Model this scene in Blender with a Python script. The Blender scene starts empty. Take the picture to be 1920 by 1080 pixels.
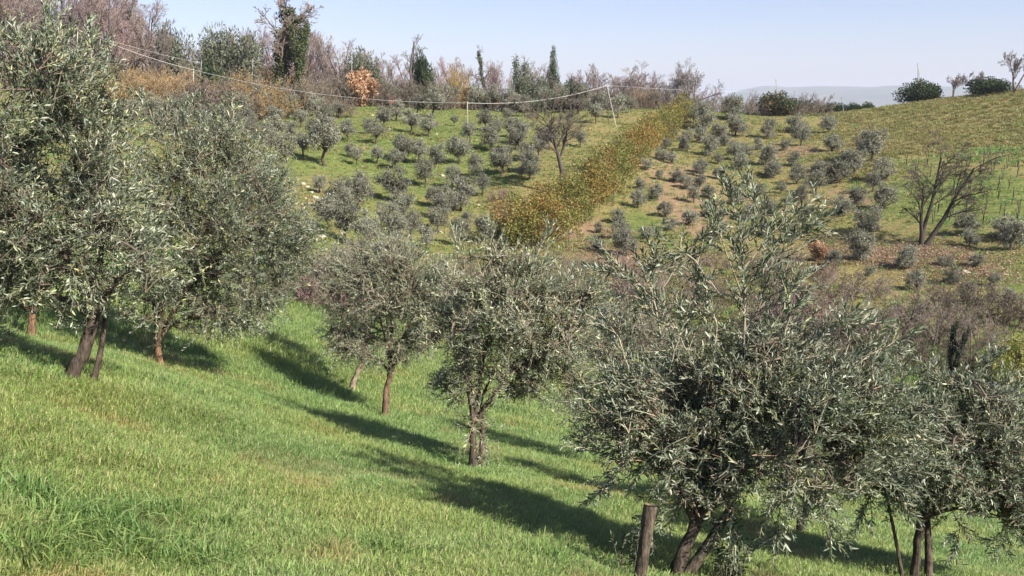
import bpy, math, random
import numpy as np
from mathutils import Vector
# ------------------------------------------------------------------ camera, light, exposure
FPX = 1663.0                      # focal length in photo pixels (1920 wide)
PITCH = math.radians(11.6)
SUN_EL = 38.0
SHADOW_DIR = (-0.80, 0.60)        # where shadows fall on level ground
EXPOSURE = 1.2
sc = bpy.context.scene
cam_d = bpy.data.cameras.new('camera'); cam = bpy.data.objects.new('camera', cam_d)
sc.collection.objects.link(cam); sc.camera = cam
cam_d.sensor_width = 36; cam_d.lens = 36 * FPX / 1920
cam_d.clip_start = 0.1; cam_d.clip_end = 80000
cam.location = (0, 0, 0); cam.rotation_euler = (math.radians(90) - PITCH, 0, 0)
w = bpy.data.worlds.new('World'); sc.world = w; w.use_nodes = True
nt = w.node_tree; bg = nt.nodes['Background']
sky = nt.nodes.new('ShaderNodeTexSky'); sky.sky_type = 'NISHITA'; sky.sun_disc = False
sky.sun_elevation = math.radians(SUN_EL)
sky.sun_rotation = math.atan2(-SHADOW_DIR[0], -SHADOW_DIR[1])
sky.altitude = 200; sky.air_density = 1.0; sky.dust_density = .7; sky.ozone_density = 4.0
wb = nt.nodes.new('ShaderNodeMix'); wb.data_type = 'RGBA'; wb.blend_type = 'MULTIPLY'; wb.inputs[0].default_value = 1; wb.inputs[7].default_value = (1.05, .90, .98, 1)   # camera white balance
nt.links.new(sky.outputs[0], wb.inputs[6]); nt.links.new(wb.outputs[2], bg.inputs[0]); bg.inputs[1].default_value = 0.076
sun_d = bpy.data.lights.new('sun', 'SUN'); sun = bpy.data.objects.new('sun', sun_d); sc.collection.objects.link(sun)
sun_d.energy = 4.7; sun_d.angle = math.radians(0.55); sun_d.color = (1.0, 0.93, 0.80)
_sd = Vector((SHADOW_DIR[0], SHADOW_DIR[1], -math.tan(math.radians(SUN_EL))))
sun.rotation_euler = _sd.to_track_quat('-Z', 'Y').to_euler()
vs = sc.view_settings; vs.view_transform = 'Standard'; vs.look = 'None'; vs.gamma = 1; vs.exposure = EXPOSURE
sc.render.engine = 'CYCLES'
cy = sc.cycles
cy.max_bounces = 6; cy.diffuse_bounces = 3; cy.glossy_bounces = 2; cy.transmission_bounces = 4; cy.volume_bounces = 1
cy.transparent_max_bounces = 4; cy.use_denoising = True; cy.caustics_reflective = False; cy.caustics_refractive = False
try: cy.denoiser = 'OPENIMAGEDENOISE'; cy.denoising_prefilter = 'ACCURATE'
except Exception: pass

# ------------------------------------------------------------------ numeric helpers
COL = sc.collection
rng = np.random.default_rng(7)
cP, sP = math.cos(PITCH), math.sin(PITCH)
def ray(px, py):
    u = np.asarray(px, float) - 960; v = np.asarray(py, float) - 540
    d = np.stack([u, FPX * cP - v * sP, -FPX * sP - v * cP], -1)
    return d / np.linalg.norm(d, axis=-1, keepdims=True)
def nrm(a): return a / np.maximum(np.linalg.norm(a, axis=-1, keepdims=True), 1e-9)
def sstep(a, b, x):
    t = np.clip((x - a) / (b - a), 0, 1); return t * t * (3 - 2 * t)
_perm = np.random.default_rng(3).random((256, 256))
def vnoise2(x, y):
    xi = np.floor(x).astype(int); yi = np.floor(y).astype(int); fx = x - xi; fy = y - yi
    fx = fx * fx * (3 - 2 * fx); fy = fy * fy * (3 - 2 * fy)
    g = lambda a, b: _perm[a & 255, b & 255]
    return (g(xi, yi) * (1 - fx) + g(xi + 1, yi) * fx) * (1 - fy) + (g(xi, yi + 1) * (1 - fx) + g(xi + 1, yi + 1) * fx) * fy
def vnoise3(p):
    z = p[:, 2]; zi = np.floor(z).astype(int); f = z - zi; f = f * f * (3 - 2 * f)
    a = vnoise2(p[:, 0] + zi * 17.3, p[:, 1] + zi * 9.1); b = vnoise2(p[:, 0] + (zi + 1) * 17.3, p[:, 1] + (zi + 1) * 9.1)
    return a * (1 - f) + b * f
def rdir(n, r): return nrm(r.normal(size=(n, 3)))

# ------------------------------------------------------------------ the lie of the land
CTRL = [(560,620,26),(580,550,36),(600,480,49),(620,420,60),(580,340,74),(560,300,82),(700,330,82),(850,400,71),(700,440,62),(900,440,66),
(760,270,95),(900,300,90),(900,220,118),(740,205,122),(640,240,106),(500,230,112),(430,215,116),
(1000,280,94),(1050,370,77),(1150,215,122),(1220,206,132),(1140,240,112),
(960,445,66),(1100,440,68),(1200,480,61),(1180,300,91),(1300,230,120),(1300,300,97),(1400,400,77),(1300,450,67),(1250,540,54),
(1250,640,44),(1500,560,54),(1500,470,66),(1500,330,92),(1450,240,120),(1400,215,132),
(1600,300,98),(1560,232,124),(1730,460,69),(1650,380,82),(1700,300,97),(1850,300,95),(1850,400,78),(1900,480,66),(1700,540,58),(1850,620,49),(1750,650,45),(1900,720,41),
(1620,208,136),(1750,189,142),(1920,170,142),(1900,250,112),(1700,250,116),(1750,200,160),(1920,184,160),(1600,226,155),(1450,232,150),
(300,205,120),(150,185,126),(20,150,132),(300,165,140),(100,120,150),(450,172,145),(640,190,140),(20,130,175),(300,165,175),(500,185,170),
(120,715,9.8),(300,690,13),(50,640,15),(465,630,20)]
XYZ = [ray(a, b) * d for a, b, d in CTRL]
for x in (-14, -8, -3, 3, 9):
    for y in (-12, 0, 6, 12, 18):
        if x >= -3 or y <= 0: XYZ.append((x, y, -1.7 - .19 * x - .28 * y))
XYZ += [(-30,20,-1.5),(-34,45,-4),(-45,70,-3),(-40,0,4),(30,0,-7.5),(25,14,-10),(22,25,-12.2),(34,32,-13.5),(50,36,-14),(0,34,-10.3),(10,32,-11.6),
  (-40,-40,16),(0,-40,9.5),(40,-40,3),(60,0,-12),(-70,40,2),(90,70,-8),(100,120,4),(-90,110,10),
  (0,165,-7),(40,165,-6),(-40,170,0),(20,200,-14),(-60,200,2)]
XYZ = np.array(XYZ); SC = 60.0
def _k(r2): return np.where(r2 > 1e-12, 0.5 * r2 * np.log(np.maximum(r2, 1e-12)), 0.0)
_P = XYZ[:, :2] / SC; _n = len(_P)
_A = np.zeros((_n + 3, _n + 3)); _A[:_n, :_n] = _k(((_P[:, None] - _P[None]) ** 2).sum(-1)) + np.eye(_n) * 1.5e-3
_A[:_n, _n] = 1; _A[:_n, _n + 1:] = _P; _A[_n:, :_n] = _A[:_n, _n:].T
_w = np.linalg.solve(_A, np.r_[XYZ[:, 2], 0, 0, 0])
def height(x, y):
    x = np.atleast_1d(np.asarray(x, float)); y = np.atleast_1d(np.asarray(y, float))
    q = np.stack([np.clip(x, -260, 260), np.clip(y, -160, 260)], -1) / SC
    out = np.empty(len(q))
    for i in range(0, len(q), 20000):
        c = q[i:i + 20000]
        out[i:i + 20000] = _k(((c[:, None] - _P[None]) ** 2).sum(-1)) @ _w[:_n] + _w[_n] + c @ _w[_n + 1:]
    r = np.hypot(x, y)
    out += (vnoise2(x * .9 + 50, y * .9) - .5) * .12 + (vnoise2(x * .28 + 9, y * .28) - .5) * .35 * sstep(10, 60, r)
    out += (vnoise2(x * 2.3, y * 2.3) - .5) * .05
    # beyond the ridge the land falls to a plain with one long far hill
    az = np.degrees(np.arctan2(x, y))
    plain = -62 + (vnoise2(x / 900, y / 900) - .5) * 14
    lf = np.log(np.maximum(r, 1) / 8200.0)
    prof = sstep(9, 15.5, az) * (1 - .55 * sstep(27, 36, az)) * (.9 + .22 * vnoise2(az * .7 + 3, az * 0 + .5)) + .25 * sstep(-60, -30, -np.abs(az + 10)) * 0
    plain = plain + 225 * prof * np.exp(-(lf / .28) ** 2) + 25 * (vnoise2(x / 700 + 7, y / 700) - .5) * np.exp(-(lf / .4) ** 2)
    t = sstep(185, 520, r)
    return out * (1 - t) + plain * t
_ts = np.r_[np.arange(2.5, 30, .1), np.arange(30, 190, .25)]
def ground(px, py):
    """first point of the land on the sight line through a photo pixel"""
    d = ray(px, py); p = d[None] * _ts[:, None]
    below = p[:, 2] < height(p[:, 0], p[:, 1])
    i = int(np.argmax(below)) if below.any() else len(_ts) - 1
    a, b = (_ts[i - 1], _ts[i]) if i else (_ts[0], _ts[0])
    for _ in range(12):
        m = (a + b) / 2; q = d * m
        if q[2] < height(q[0], q[1])[0]: b = m
        else: a = m
    q = d * b; q[2] = height(q[0], q[1])[0]
    return q
def stand(px, dist):
    """point of the land at a plan distance along a photo column"""
    d = ray(px, 300); h = d[:2] / np.hypot(d[0], d[1]); x, y = h * dist
    return np.array([x, y, height(x, y)[0]])
def depth_of(p): return p[1] * cP - p[2] * sP
def project(p):
    zc = depth_of(p); return 960 + FPX * p[0] / zc, 540 + FPX * (-(p[1] * sP + p[2] * cP)) / zc
def at_depth(px, py, zc):
    u = px - 960; v = py - 540
    return np.array([u, FPX * cP - v * sP, -FPX * sP - v * cP]) * zc / FPX

# ------------------------------------------------------------------ materials
def mat(name):
    m = bpy.data.materials.new(name); m.use_nodes = True
    return m, m.node_tree.nodes, m.node_tree.links
def foliage_mat(name, rough=.5, transl=.3, vary=.25, spec=.4, world_noise=None):
    m, N, L = mat(name); b = N['Principled BSDF']; out = N['Material Output']
    at = N.new('ShaderNodeAttribute'); at.attribute_name = 'Col'
    oi = N.new('ShaderNodeObjectInfo')
    hs = N.new('ShaderNodeHueSaturation')
    mr = N.new('ShaderNodeMapRange'); mr.inputs[3].default_value = 1 - vary; mr.inputs[4].default_value = 1 + vary
    L.new(oi.outputs['Random'], mr.inputs[0]); L.new(mr.outputs[0], hs.inputs['Value'])
    src = at.outputs[0]
    if world_noise:
        for sc_, fac_, tint in world_noise:
            ge = N.new('ShaderNodeNewGeometry'); no = N.new('ShaderNodeTexNoise'); no.inputs['Scale'].default_value = sc_; no.inputs['Detail'].default_value = 3
            L.new(ge.outputs['Position'], no.inputs['Vector'])
            r2 = N.new('ShaderNodeMapRange'); r2.inputs[1].default_value = .42; r2.inputs[2].default_value = .66; r2.inputs[4].default_value = fac_
            L.new(no.outputs[0], r2.inputs[0])
            mx = N.new('ShaderNodeMix'); mx.data_type = 'RGBA'; mx.blend_type = 'MULTIPLY'
            L.new(r2.outputs[0], mx.inputs[0]); L.new(src, mx.inputs[6]); mx.inputs[7].default_value = (*tint, 1)
            src = mx.outputs[2]
    L.new(src, hs.inputs['Color'])
    L.new(hs.outputs[0], b.inputs['Base Color']); b.inputs['Roughness'].default_value = rough
    b.inputs['Specular IOR Level'].default_value = spec
    if transl > 0:
        tr = N.new('ShaderNodeBsdfTranslucent'); L.new(hs.outputs[0], tr.inputs[0])
        ms = N.new('ShaderNodeMixShader'); ms.inputs[0].default_value = transl
        L.new(b.outputs[0], ms.inputs[1]); L.new(tr.outputs[0], ms.inputs[2]); L.new(ms.outputs[0], out.inputs[0])
    return m
def bark_mat(name, scale=14, vary=.15, contrast=.55):
    m, N, L = mat(name); b = N['Principled BSDF']
    at = N.new('ShaderNodeAttribute'); at.attribute_name = 'Col'
    tc = N.new('ShaderNodeTexCoord'); mp = N.new('ShaderNodeMapping'); mp.inputs['Scale'].default_value = (1, 1, .28)
    no = N.new('ShaderNodeTexNoise'); no.inputs['Scale'].default_value = scale; no.inputs['Detail'].default_value = 6; no.inputs['Roughness'].default_value = .65
    L.new(tc.outputs['Object'], mp.inputs[0]); L.new(mp.outputs[0], no.inputs['Vector'])
    mr = N.new('ShaderNodeMapRange'); mr.inputs[1].default_value = .3; mr.inputs[2].default_value = .7; mr.inputs[3].default_value = 1 - contrast; mr.inputs[4].default_value = 1 + contrast
    L.new(no.outputs[0], mr.inputs[0])
    oi = N.new('ShaderNodeObjectInfo'); m2 = N.new('ShaderNodeMapRange'); m2.inputs[3].default_value = 1 - vary; m2.inputs[4].default_value = 1 + vary
    L.new(oi.outputs['Random'], m2.inputs[0])
    mu = N.new('ShaderNodeMath'); mu.operation = 'MULTIPLY'; L.new(mr.outputs[0], mu.inputs[0]); L.new(m2.outputs[0], mu.inputs[1])
    hs = N.new('ShaderNodeHueSaturation'); L.new(at.outputs[0], hs.inputs['Color']); L.new(mu.outputs[0], hs.inputs['Value'])
    L.new(hs.outputs[0], b.inputs['Base Color']); b.inputs['Roughness'].default_value = .85; b.inputs['Specular IOR Level'].default_value = .2
    bp = N.new('ShaderNodeBump'); bp.inputs['Strength'].default_value = 1.0; bp.inputs['Distance'].default_value = .03
    L.new(no.outputs[0], bp.inputs['Height']); L.new(bp.outputs[0], b.inputs['Normal'])
    return m
def plain_mat(name, col, rough=.6, noise=6, amount=.25):
    m, N, L = mat(name); b = N['Principled BSDF']
    tc = N.new('ShaderNodeTexCoord'); no = N.new('ShaderNodeTexNoise'); no.inputs['Scale'].default_value = noise; no.inputs['Detail'].default_value = 5
    L.new(tc.outputs['Object'], no.inputs['Vector'])
    mr = N.new('ShaderNodeMapRange'); mr.inputs[1].default_value = .3; mr.inputs[2].default_value = .7; mr.inputs[3].default_value = 1 - amount; mr.inputs[4].default_value = 1 + amount
    L.new(no.outputs[0], mr.inputs[0])
    hs = N.new('ShaderNodeHueSaturation'); hs.inputs['Color'].default_value = (*col, 1); L.new(mr.outputs[0], hs.inputs['Value'])
    L.new(hs.outputs[0], b.inputs['Base Color']); b.inputs['Roughness'].default_value = rough
    bp = N.new('ShaderNodeBump'); bp.inputs['Strength'].default_value = .3; bp.inputs['Distance'].default_value = .03
    L.new(no.outputs[0], bp.inputs['Height']); L.new(bp.outputs[0], b.inputs['Normal'])
    return m
M_OLEAF = foliage_mat('olive_leaf', rough=.45, transl=.33, vary=.10, spec=.55)
M_OFAR = foliage_mat('olive_leaf_far', rough=.55, transl=.2, vary=.30, spec=.35)
M_LEAF = foliage_mat('leaf', rough=.55, transl=.25, vary=.15, spec=.3)
M_GRASS = foliage_mat('grass_blade', rough=.5, transl=.35, vary=.05, spec=.35, world_noise=[(.55, .8, (1.25, 1.05, .95)), (.23, .5, (.74, .95, .95))])
M_DRY = foliage_mat('dry_grass_blade', rough=.7, transl=.25, vary=.1, spec=.15, world_noise=[(.25, .6, (.68, .86, .6)), (.9, .5, (1.25, 1.12, 1.0))])
M_BARK = bark_mat('olive_bark', scale=26, contrast=.85)
M_TWIG = bark_mat('bare_twig', scale=3, vary=.22, contrast=.3)

# ------------------------------------------------------------------ mesh building
class Geo:
    def __init__(s): s.V = []; s.Q = []; s.T = []; s.C = []; s.n = 0
    def add(s, V, Q=None, T=None, C=(.5, .5, .5)):
        V = np.asarray(V, float).reshape(-1, 3); k = len(V)
        C = np.asarray(C, float); C = np.broadcast_to(C, (k, 3)) if C.ndim == 1 else C.reshape(-1, 3)
        if Q is not None and len(Q): s.Q.append(np.asarray(Q) + s.n)
        if T is not None and len(T): s.T.append(np.asarray(T) + s.n)
        s.V.append(V); s.C.append(C); s.n += k
    def tris(s): return sum(len(q) * 2 for q in s.Q) + sum(len(t) for t in s.T)
    def mesh(s, name, material, smooth=False):
        me = bpy.data.meshes.new(name)
        V = np.concatenate(s.V); C = np.concatenate(s.C)
        Q = np.concatenate(s.Q) if s.Q else np.zeros((0, 4), int); T = np.concatenate(s.T) if s.T else np.zeros((0, 3), int)
        me.vertices.add(len(V)); me.vertices.foreach_set('co', V.astype(np.float32).ravel())
        nl = len(Q) * 4 + len(T) * 3
        me.loops.add(nl); me.loops.foreach_set('vertex_index', np.r_[Q.ravel(), T.ravel()].astype(np.int32))
        me.polygons.add(len(Q) + len(T))
        st = np.r_[np.arange(len(Q)) * 4, len(Q) * 4 + np.arange(len(T)) * 3].astype(np.int32)
        me.polygons.foreach_set('loop_start', st)
        if smooth: me.polygons.foreach_set('use_smooth', np.ones(len(Q) + len(T), bool))
        a = me.color_attributes.new('Col', 'FLOAT_COLOR', 'POINT')
        a.data.foreach_set('color', np.c_[C, np.ones(len(C))].astype(np.float32).ravel())
        me.materials.append(material); me.update(calc_edges=True); me.validate()
        return me
def tubes(g, P, R, sides, C, cap=False, rough=0):
    """batch of tubes: P (n,k,3) centre lines, R (n,k) radii, C colour (3,) or (n,3)"""
    P = np.asarray(P, float); R = np.asarray(R, float)
    if P.ndim == 2: P = P[None]
    if R.ndim == 1: R = R[None]
    n, k, _ = P.shape
    if n == 0: return
    T = nrm(np.gradient(P, axis=1))
    a = np.array([.62, .31, .72]); b = np.array([-.7, .6, .38])
    m = np.abs(T[:, :1] @ a)[..., None] > .93
    N1 = nrm(np.cross(T, np.where(m, b, a))); N2 = np.cross(T, N1)
    th = np.arange(sides) * 2 * np.pi / sides
    RR = R[:, :, None, None] * (1 + rough * (np.random.default_rng(k * 31 + n).random((n, k, sides, 1)) - .5)) if rough else R[:, :, None, None]
    V = P[:, :, None] + RR * (np.cos(th)[:, None] * N1[:, :, None] + np.sin(th)[:, None] * N2[:, :, None])
    i = np.arange(n)[:, None, None] * k * sides; j = np.arange(k - 1)[None, :, None] * sides; s = np.arange(sides)[None, None]
    s2 = (s + 1) % sides
    Q = np.stack([i + j + s, i + j + s2, i + j + sides + s2, i + j + sides + s], -1).reshape(-1, 4)
    C = np.asarray(C, float)
    if C.ndim == 2: C = np.repeat(C, k * sides, 0)
    g.add(V, Q, None, C)
    if cap:
        for e in range(n):
            o = g.n - n * k * sides + e * k * sides + (k - 1) * sides
            g.T.append(np.array([[o, o + q, o + q + 1] for q in range(1, sides - 1)]))
def leaves(g, B, D, Nn, Ln, Wd, C, fine=False, curl=.12):
    """batch of leaves: base B, direction D, face normal Nn, length Ln, width Wd"""
    D = nrm(D); S = nrm(np.cross(D, Nn)); U = np.cross(S, D); n = len(B)
    L_ = Ln[:, None]; W_ = Wd[:, None]
    if fine:
        V = np.stack([B, B + D * L_ * .32 - S * W_ * .5 + U * W_ * .18, B + D * L_ * .70 - S * W_ * .40 + U * W_ * .1, B + D * L_ - U * L_ * curl,
                      B + D * L_ * .70 + S * W_ * .40 + U * W_ * .1, B + D * L_ * .32 + S * W_ * .5 + U * W_ * .18], 1)
        o = np.arange(n)[:, None] * 6
        Q = np.concatenate([o + np.array([[0, 1, 2, 3]]), o + np.array([[0, 3, 4, 5]])])
        g.add(V, Q, None, np.repeat(C, 6, 0))
    else:
        V = np.stack([B, B + D * L_ * .45 - S * W_ * .5, B + D * L_ - U * L_ * curl, B + D * L_ * .45 + S * W_ * .5], 1)
        g.add(V, np.arange(n * 4).reshape(n, 4), None, np.repeat(C, 4, 0))
def bez(A, B, Cc, k):
    t = np.linspace(0, 1, k)[None, :, None]
    return (1 - t) ** 2 * A[:, None] + 2 * t * (1 - t) * B[:, None] + t * t * Cc[:, None]
def tag(o, label=None, cat=None, group=None, kind=None):
    if label: o['label'] = label
    if cat: o['category'] = cat
    if group: o['group'] = group
    if kind: o['kind'] = kind
    return o
def obj(name, data, parent=None, loc=(0, 0, 0)):
    o = bpy.data.objects.new(name, data); COL.objects.link(o); o.location = loc
    if parent is not None: o.parent = parent
    return o
def thing(name, label, cat, loc, group=None, rz=0, scale=(1, 1, 1)):
    o = obj(name, None, None, loc); o.empty_display_size = .2; o.rotation_euler = (0, 0, rz); o.scale = scale
    return tag(o, label, cat, group)
ORD = 'first second third fourth fifth sixth seventh eighth ninth tenth eleventh twelfth thirteenth fourteenth fifteenth sixteenth seventeenth eighteenth nineteenth twentieth'.split()
ORD += ['twenty-' + o_ for o_ in ORD[:9]] + ['thirtieth'] + ['thirty-' + o_ for o_ in ORD[:9]]
def tiers(items, per):
    """(tier, place) words for things given as (px, py, ...): tiers from the top, places from the left"""
    order = sorted(range(len(items)), key=lambda i: items[i][1]); res = {}
    nt_ = max(1, round(len(items) / per)); cuts = np.array_split(order, nt_)
    for t, ch in enumerate(cuts):
        for q, i in enumerate(sorted(ch, key=lambda i: items[i][0])): res[int(i)] = (ORD[t], ORD[q])
    return [res[i] for i in range(len(items))]

# ------------------------------------------------------------------ the ground sheet
def blob_mask(x, y, blobs):
    m = np.zeros(len(x))
    for px, py, rx, ry, s in blobs:
        c = ground(px, py); k = depth_of(c) / FPX
        a = ground(px, min(py + ry, 1079)); b = ground(px, max(py - ry, 205)) if py - ry > 205 else c + (c - a)
        wy = max(abs(b[1] - a[1]) / 2, rx * k * .4)
        m += s * np.exp(-(((x - c[0]) / (rx * k)) ** 2 + ((y - c[1]) / wy) ** 2))
    return m
def make_ground():
    th = np.radians(np.r_[np.arange(-180, -44, 6.0), np.arange(-44, 44, .28), np.arange(44, 180, 6.0)])
    rr = np.r_[np.geomspace(1.0, 200, 390)[:-1], np.geomspace(200, 26000, 85)]
    A, Rr = np.meshgrid(th, rr); x = (Rr * np.sin(A)).ravel(); y = (Rr * np.cos(A)).ravel()
    z = height(x, y)
    V = np.c_[x, y, z]; na = len(th); nr = len(rr)
    i = np.arange(nr - 1)[:, None] * na; j = np.arange(na)[None]; j2 = (j + 1) % na
    Q = np.stack([i + j, i + j2, i + na + j2, i + na + j], -1).reshape(-1, 4)
    c = len(V); V = np.r_[V, [[0, 0, height(0, 0)[0]]]]
    T = np.stack([np.full(na, c), (np.arange(na) + 1) % na, np.arange(na)], -1)
    x = V[:, 0]; y = V[:, 1]; r = np.hypot(x, y)
    far = sstep(28, 60, y) * sstep(260, 190, r)
    dry = .44 * far + .10 * sstep(25, 45, np.hypot(x, y)) + blob_mask(x, y, [(600,350,55,35,.6),(1000,400,60,50,.5),(1110,290,90,50,.55),(1180,225,60,20,.7),(900,400,120,40,.25),
        (1780,235,260,60,1.1),(1900,215,200,40,.6),(1650,265,120,25,.6),(1300,330,170,100,.5),(1560,480,120,60,.25),(1780,560,200,50,.3),(640,690,60,25,.3),(1450,330,130,80,.4),
        (1800,370,130,45,-.9),(1900,520,60,50,-.5),(760,330,190,80,-.30),(760,240,200,40,-.30),(620,300,90,60,-.25),(1200,415,50,25,-.6),(600,470,40,30,-.5),(600,280,40,30,-.4)])
    soil = blob_mask(x, y, [(1105,455,50,40,1.1),(1160,485,45,50,1.1),(1180,555,60,30,.8),(1270,330,120,70,.6),(1310,420,70,40,.55),(1490,285,90,20,.7),(1500,385,90,25,.6),(1600,370,40,30,.6),
        (680,275,40,15,.6),(590,385,30,25,.5),(640,400,30,20,.3),(1700,560,80,20,.5),(900,930,10,16,.7),(728,797,10,12,.5),(1180,222,40,8,.4),(600,350,40,30,.35),(300,700,14,10,.4),(1505,1015,26,10,.6)])
    litter = blob_mask(x, y, [(1730,480,95,28,1.0),(1650,470,40,20,.3),(1830,505,50,30,.5),(1545,470,25,25,.6),(1380,560,60,40,.5)])
    plain = sstep(190, 420, r)
    g = Geo(); g.add(V, Q, T, np.c_[np.clip(dry, 0, 1), np.clip(soil, 0, 1), np.clip(litter, 0, 1)])
    m, N, L = mat('meadow_ground'); b = N['Principled BSDF']
    at = N.new('ShaderNodeAttribute'); at.attribute_name = 'Col'; sp = N.new('ShaderNodeSeparateColor'); L.new(at.outputs[0], sp.inputs[0])
    ge = N.new('ShaderNodeNewGeometry')
    def noise(scale, detail=5, rough=.6):
        n_ = N.new('ShaderNodeTexNoise'); n_.inputs['Scale'].default_value = scale; n_.inputs['Detail'].default_value = detail; n_.inputs['Roughness'].default_value = rough
        L.new(ge.outputs['Position'], n_.inputs['Vector']); return n_.outputs[0]
    def ramp(src, stops):
        r_ = N.new('ShaderNodeValToRGB'); L.new(src, r_.inputs[0]); e = r_.color_ramp.elements
        e[0].position, e[0].color = stops[0][0], (*stops[0][1], 1); e[1].position, e[1].color = stops[-1][0], (*stops[-1][1], 1)
        for p_, c_ in stops[1:-1]: q = e.new(p_); q.color = (*c_, 1)
        return r_.outputs[0]
    def fac(ch, nz, k=1.5, lo=.30, hi=.70):
        a_ = N.new('ShaderNodeMath'); a_.operation = 'MULTIPLY_ADD'; L.new(nz, a_.inputs[0]); a_.inputs[1].default_value = k; a_.inputs[2].default_value = -k / 2
        s_ = N.new('ShaderNodeMath'); s_.operation = 'ADD'; L.new(sp.outputs[ch], s_.inputs[0]); L.new(a_.outputs[0], s_.inputs[1])
        r_ = N.new('ShaderNodeMapRange'); r_.interpolation_type = 'SMOOTHSTEP'; r_.inputs[1].default_value = lo; r_.inputs[2].default_value = hi; L.new(s_.outputs[0], r_.inputs[0]); return r_.outputs[0]
    def mix(f, a_, b_):
        x_ = N.new('ShaderNodeMix'); x_.data_type = 'RGBA'; L.new(f, x_.inputs[0]); L.new(a_, x_.inputs[6]); L.new(b_, x_.inputs[7]); return x_.outputs[2]
    n1 = noise(1.6, 8, .7); n2 = noise(.22, 5); n3 = noise(5.5, 6, .7); n4 = noise(.55, 8, .72); n5 = noise(1.1, 9, .78)
    green = ramp(n1, [(.25, (.07, .088, .024)), (.5, (.14, .165, .045)), (.75, (.23, .24, .085))])
    dryc = ramp(n3, [(.25, (.085, .075, .026)), (.5, (.20, .17, .065)), (.78, (.36, .30, .15))])
    soilc = ramp(n1, [(.3, (.17, .115, .065)), (.7, (.34, .235, .15))])
    litc = ramp(n3, [(.3, (.11, .075, .04)), (.52, (.27, .18, .105)), (.72, (.42, .31, .20))])
    c_ = mix(fac(0, n4), green, dryc); c_ = mix(fac(1, n5, 1.5), c_, soilc); c_ = mix(fac(2, n3, .8), c_, litc)
    # far plain: fields and woods
    ln = N.new('ShaderNodeVectorMath'); ln.operation = 'LENGTH'; L.new(ge.outputs['Position'], ln.inputs[0])
    pr = N.new('ShaderNodeMapRange'); pr.inputs[1].default_value = 250; pr.inputs[2].default_value = 600; L.new(ln.outputs['Value'], pr.inputs[0])
    fp = ramp(noise(.004, 6, .7), [(.35, (.03, .05, .025)), (.52, (.08, .10, .05)), (.7, (.18, .16, .10))])
    c_ = mix(pr.outputs[0], c_, fp)
    L.new(c_, b.inputs['Base Color']); b.inputs['Roughness'].default_value = .9; b.inputs['Specular IOR Level'].default_value = .15
    bp = N.new('ShaderNodeBump'); bp.inputs['Strength'].default_value = .9; bp.inputs['Distance'].default_value = .22; L.new(n1, bp.inputs['Height'])
    b2 = N.new('ShaderNodeBump'); b2.inputs['Strength'].default_value = .7; b2.inputs['Distance'].default_value = .08; L.new(n3, b2.inputs['Height']); L.new(bp.outputs[0], b2.inputs['Normal'])
    L.new(b2.outputs[0], b.inputs['Normal'])
    return tag(obj('ground', g.mesh('ground', m, True)), 'grassy hillside falling to a valley and rising to the far ridge', kind='structure')
make_ground()

# ------------------------------------------------------------------ instanced stuff (grass)
def tuft(name, seed, nb, hmin, hmax, wd, spread, cols, material, bend=.5):
    r = np.random.default_rng(seed); g = Geo()
    a = r.random(nb) * 6.283; q = np.sqrt(r.random(nb)) * spread
    B = np.c_[np.cos(a) * q, np.sin(a) * q, np.full(nb, -.03)]
    h = r.uniform(hmin, hmax, nb); a2 = a + r.normal(size=nb) * .9
    out = np.c_[np.cos(a2), np.sin(a2), np.zeros(nb)]; be = r.uniform(.15, 1, nb)[:, None] * bend
    up = np.array([0, 0, 1.0]); S = np.c_[-np.sin(a2 + r.normal(size=nb) * .7), np.cos(a2 + r.normal(size=nb) * .7), np.zeros(nb)]
    H = h[:, None]; w_ = wd * r.uniform(.6, 1.3, nb)[:, None]
    p1 = B + up * H * .55 + out * H * be * .22; p2 = B + up * H * (.92 - .25 * be) + out * H * be * .62; p3 = B + up * H * (1.05 - .55 * be) + out * H * be * 1.05
    V = np.stack([B - S * w_ * .4, B + S * w_ * .4, p1 - S * w_ * .5, p1 + S * w_ * .5, p2 - S * w_ * .34, p2 + S * w_ * .34, p3], 1)
    o = np.arange(nb)[:, None] * 7
    Q = np.concatenate([o + [[0, 1, 3, 2]], o + [[2, 3, 5, 4]]]); T = o + [[4, 5, 6]]
    c = np.array(cols)[r.integers(0, len(cols), nb)] * r.uniform(.75, 1.25, (nb, 1))
    cc = np.repeat(c, 7, 0).reshape(nb, 7, 3)
    g.add(V, Q, T, cc.reshape(-1, 3))
    return bpy.data.objects.new(name, g.mesh(name, material))
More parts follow.
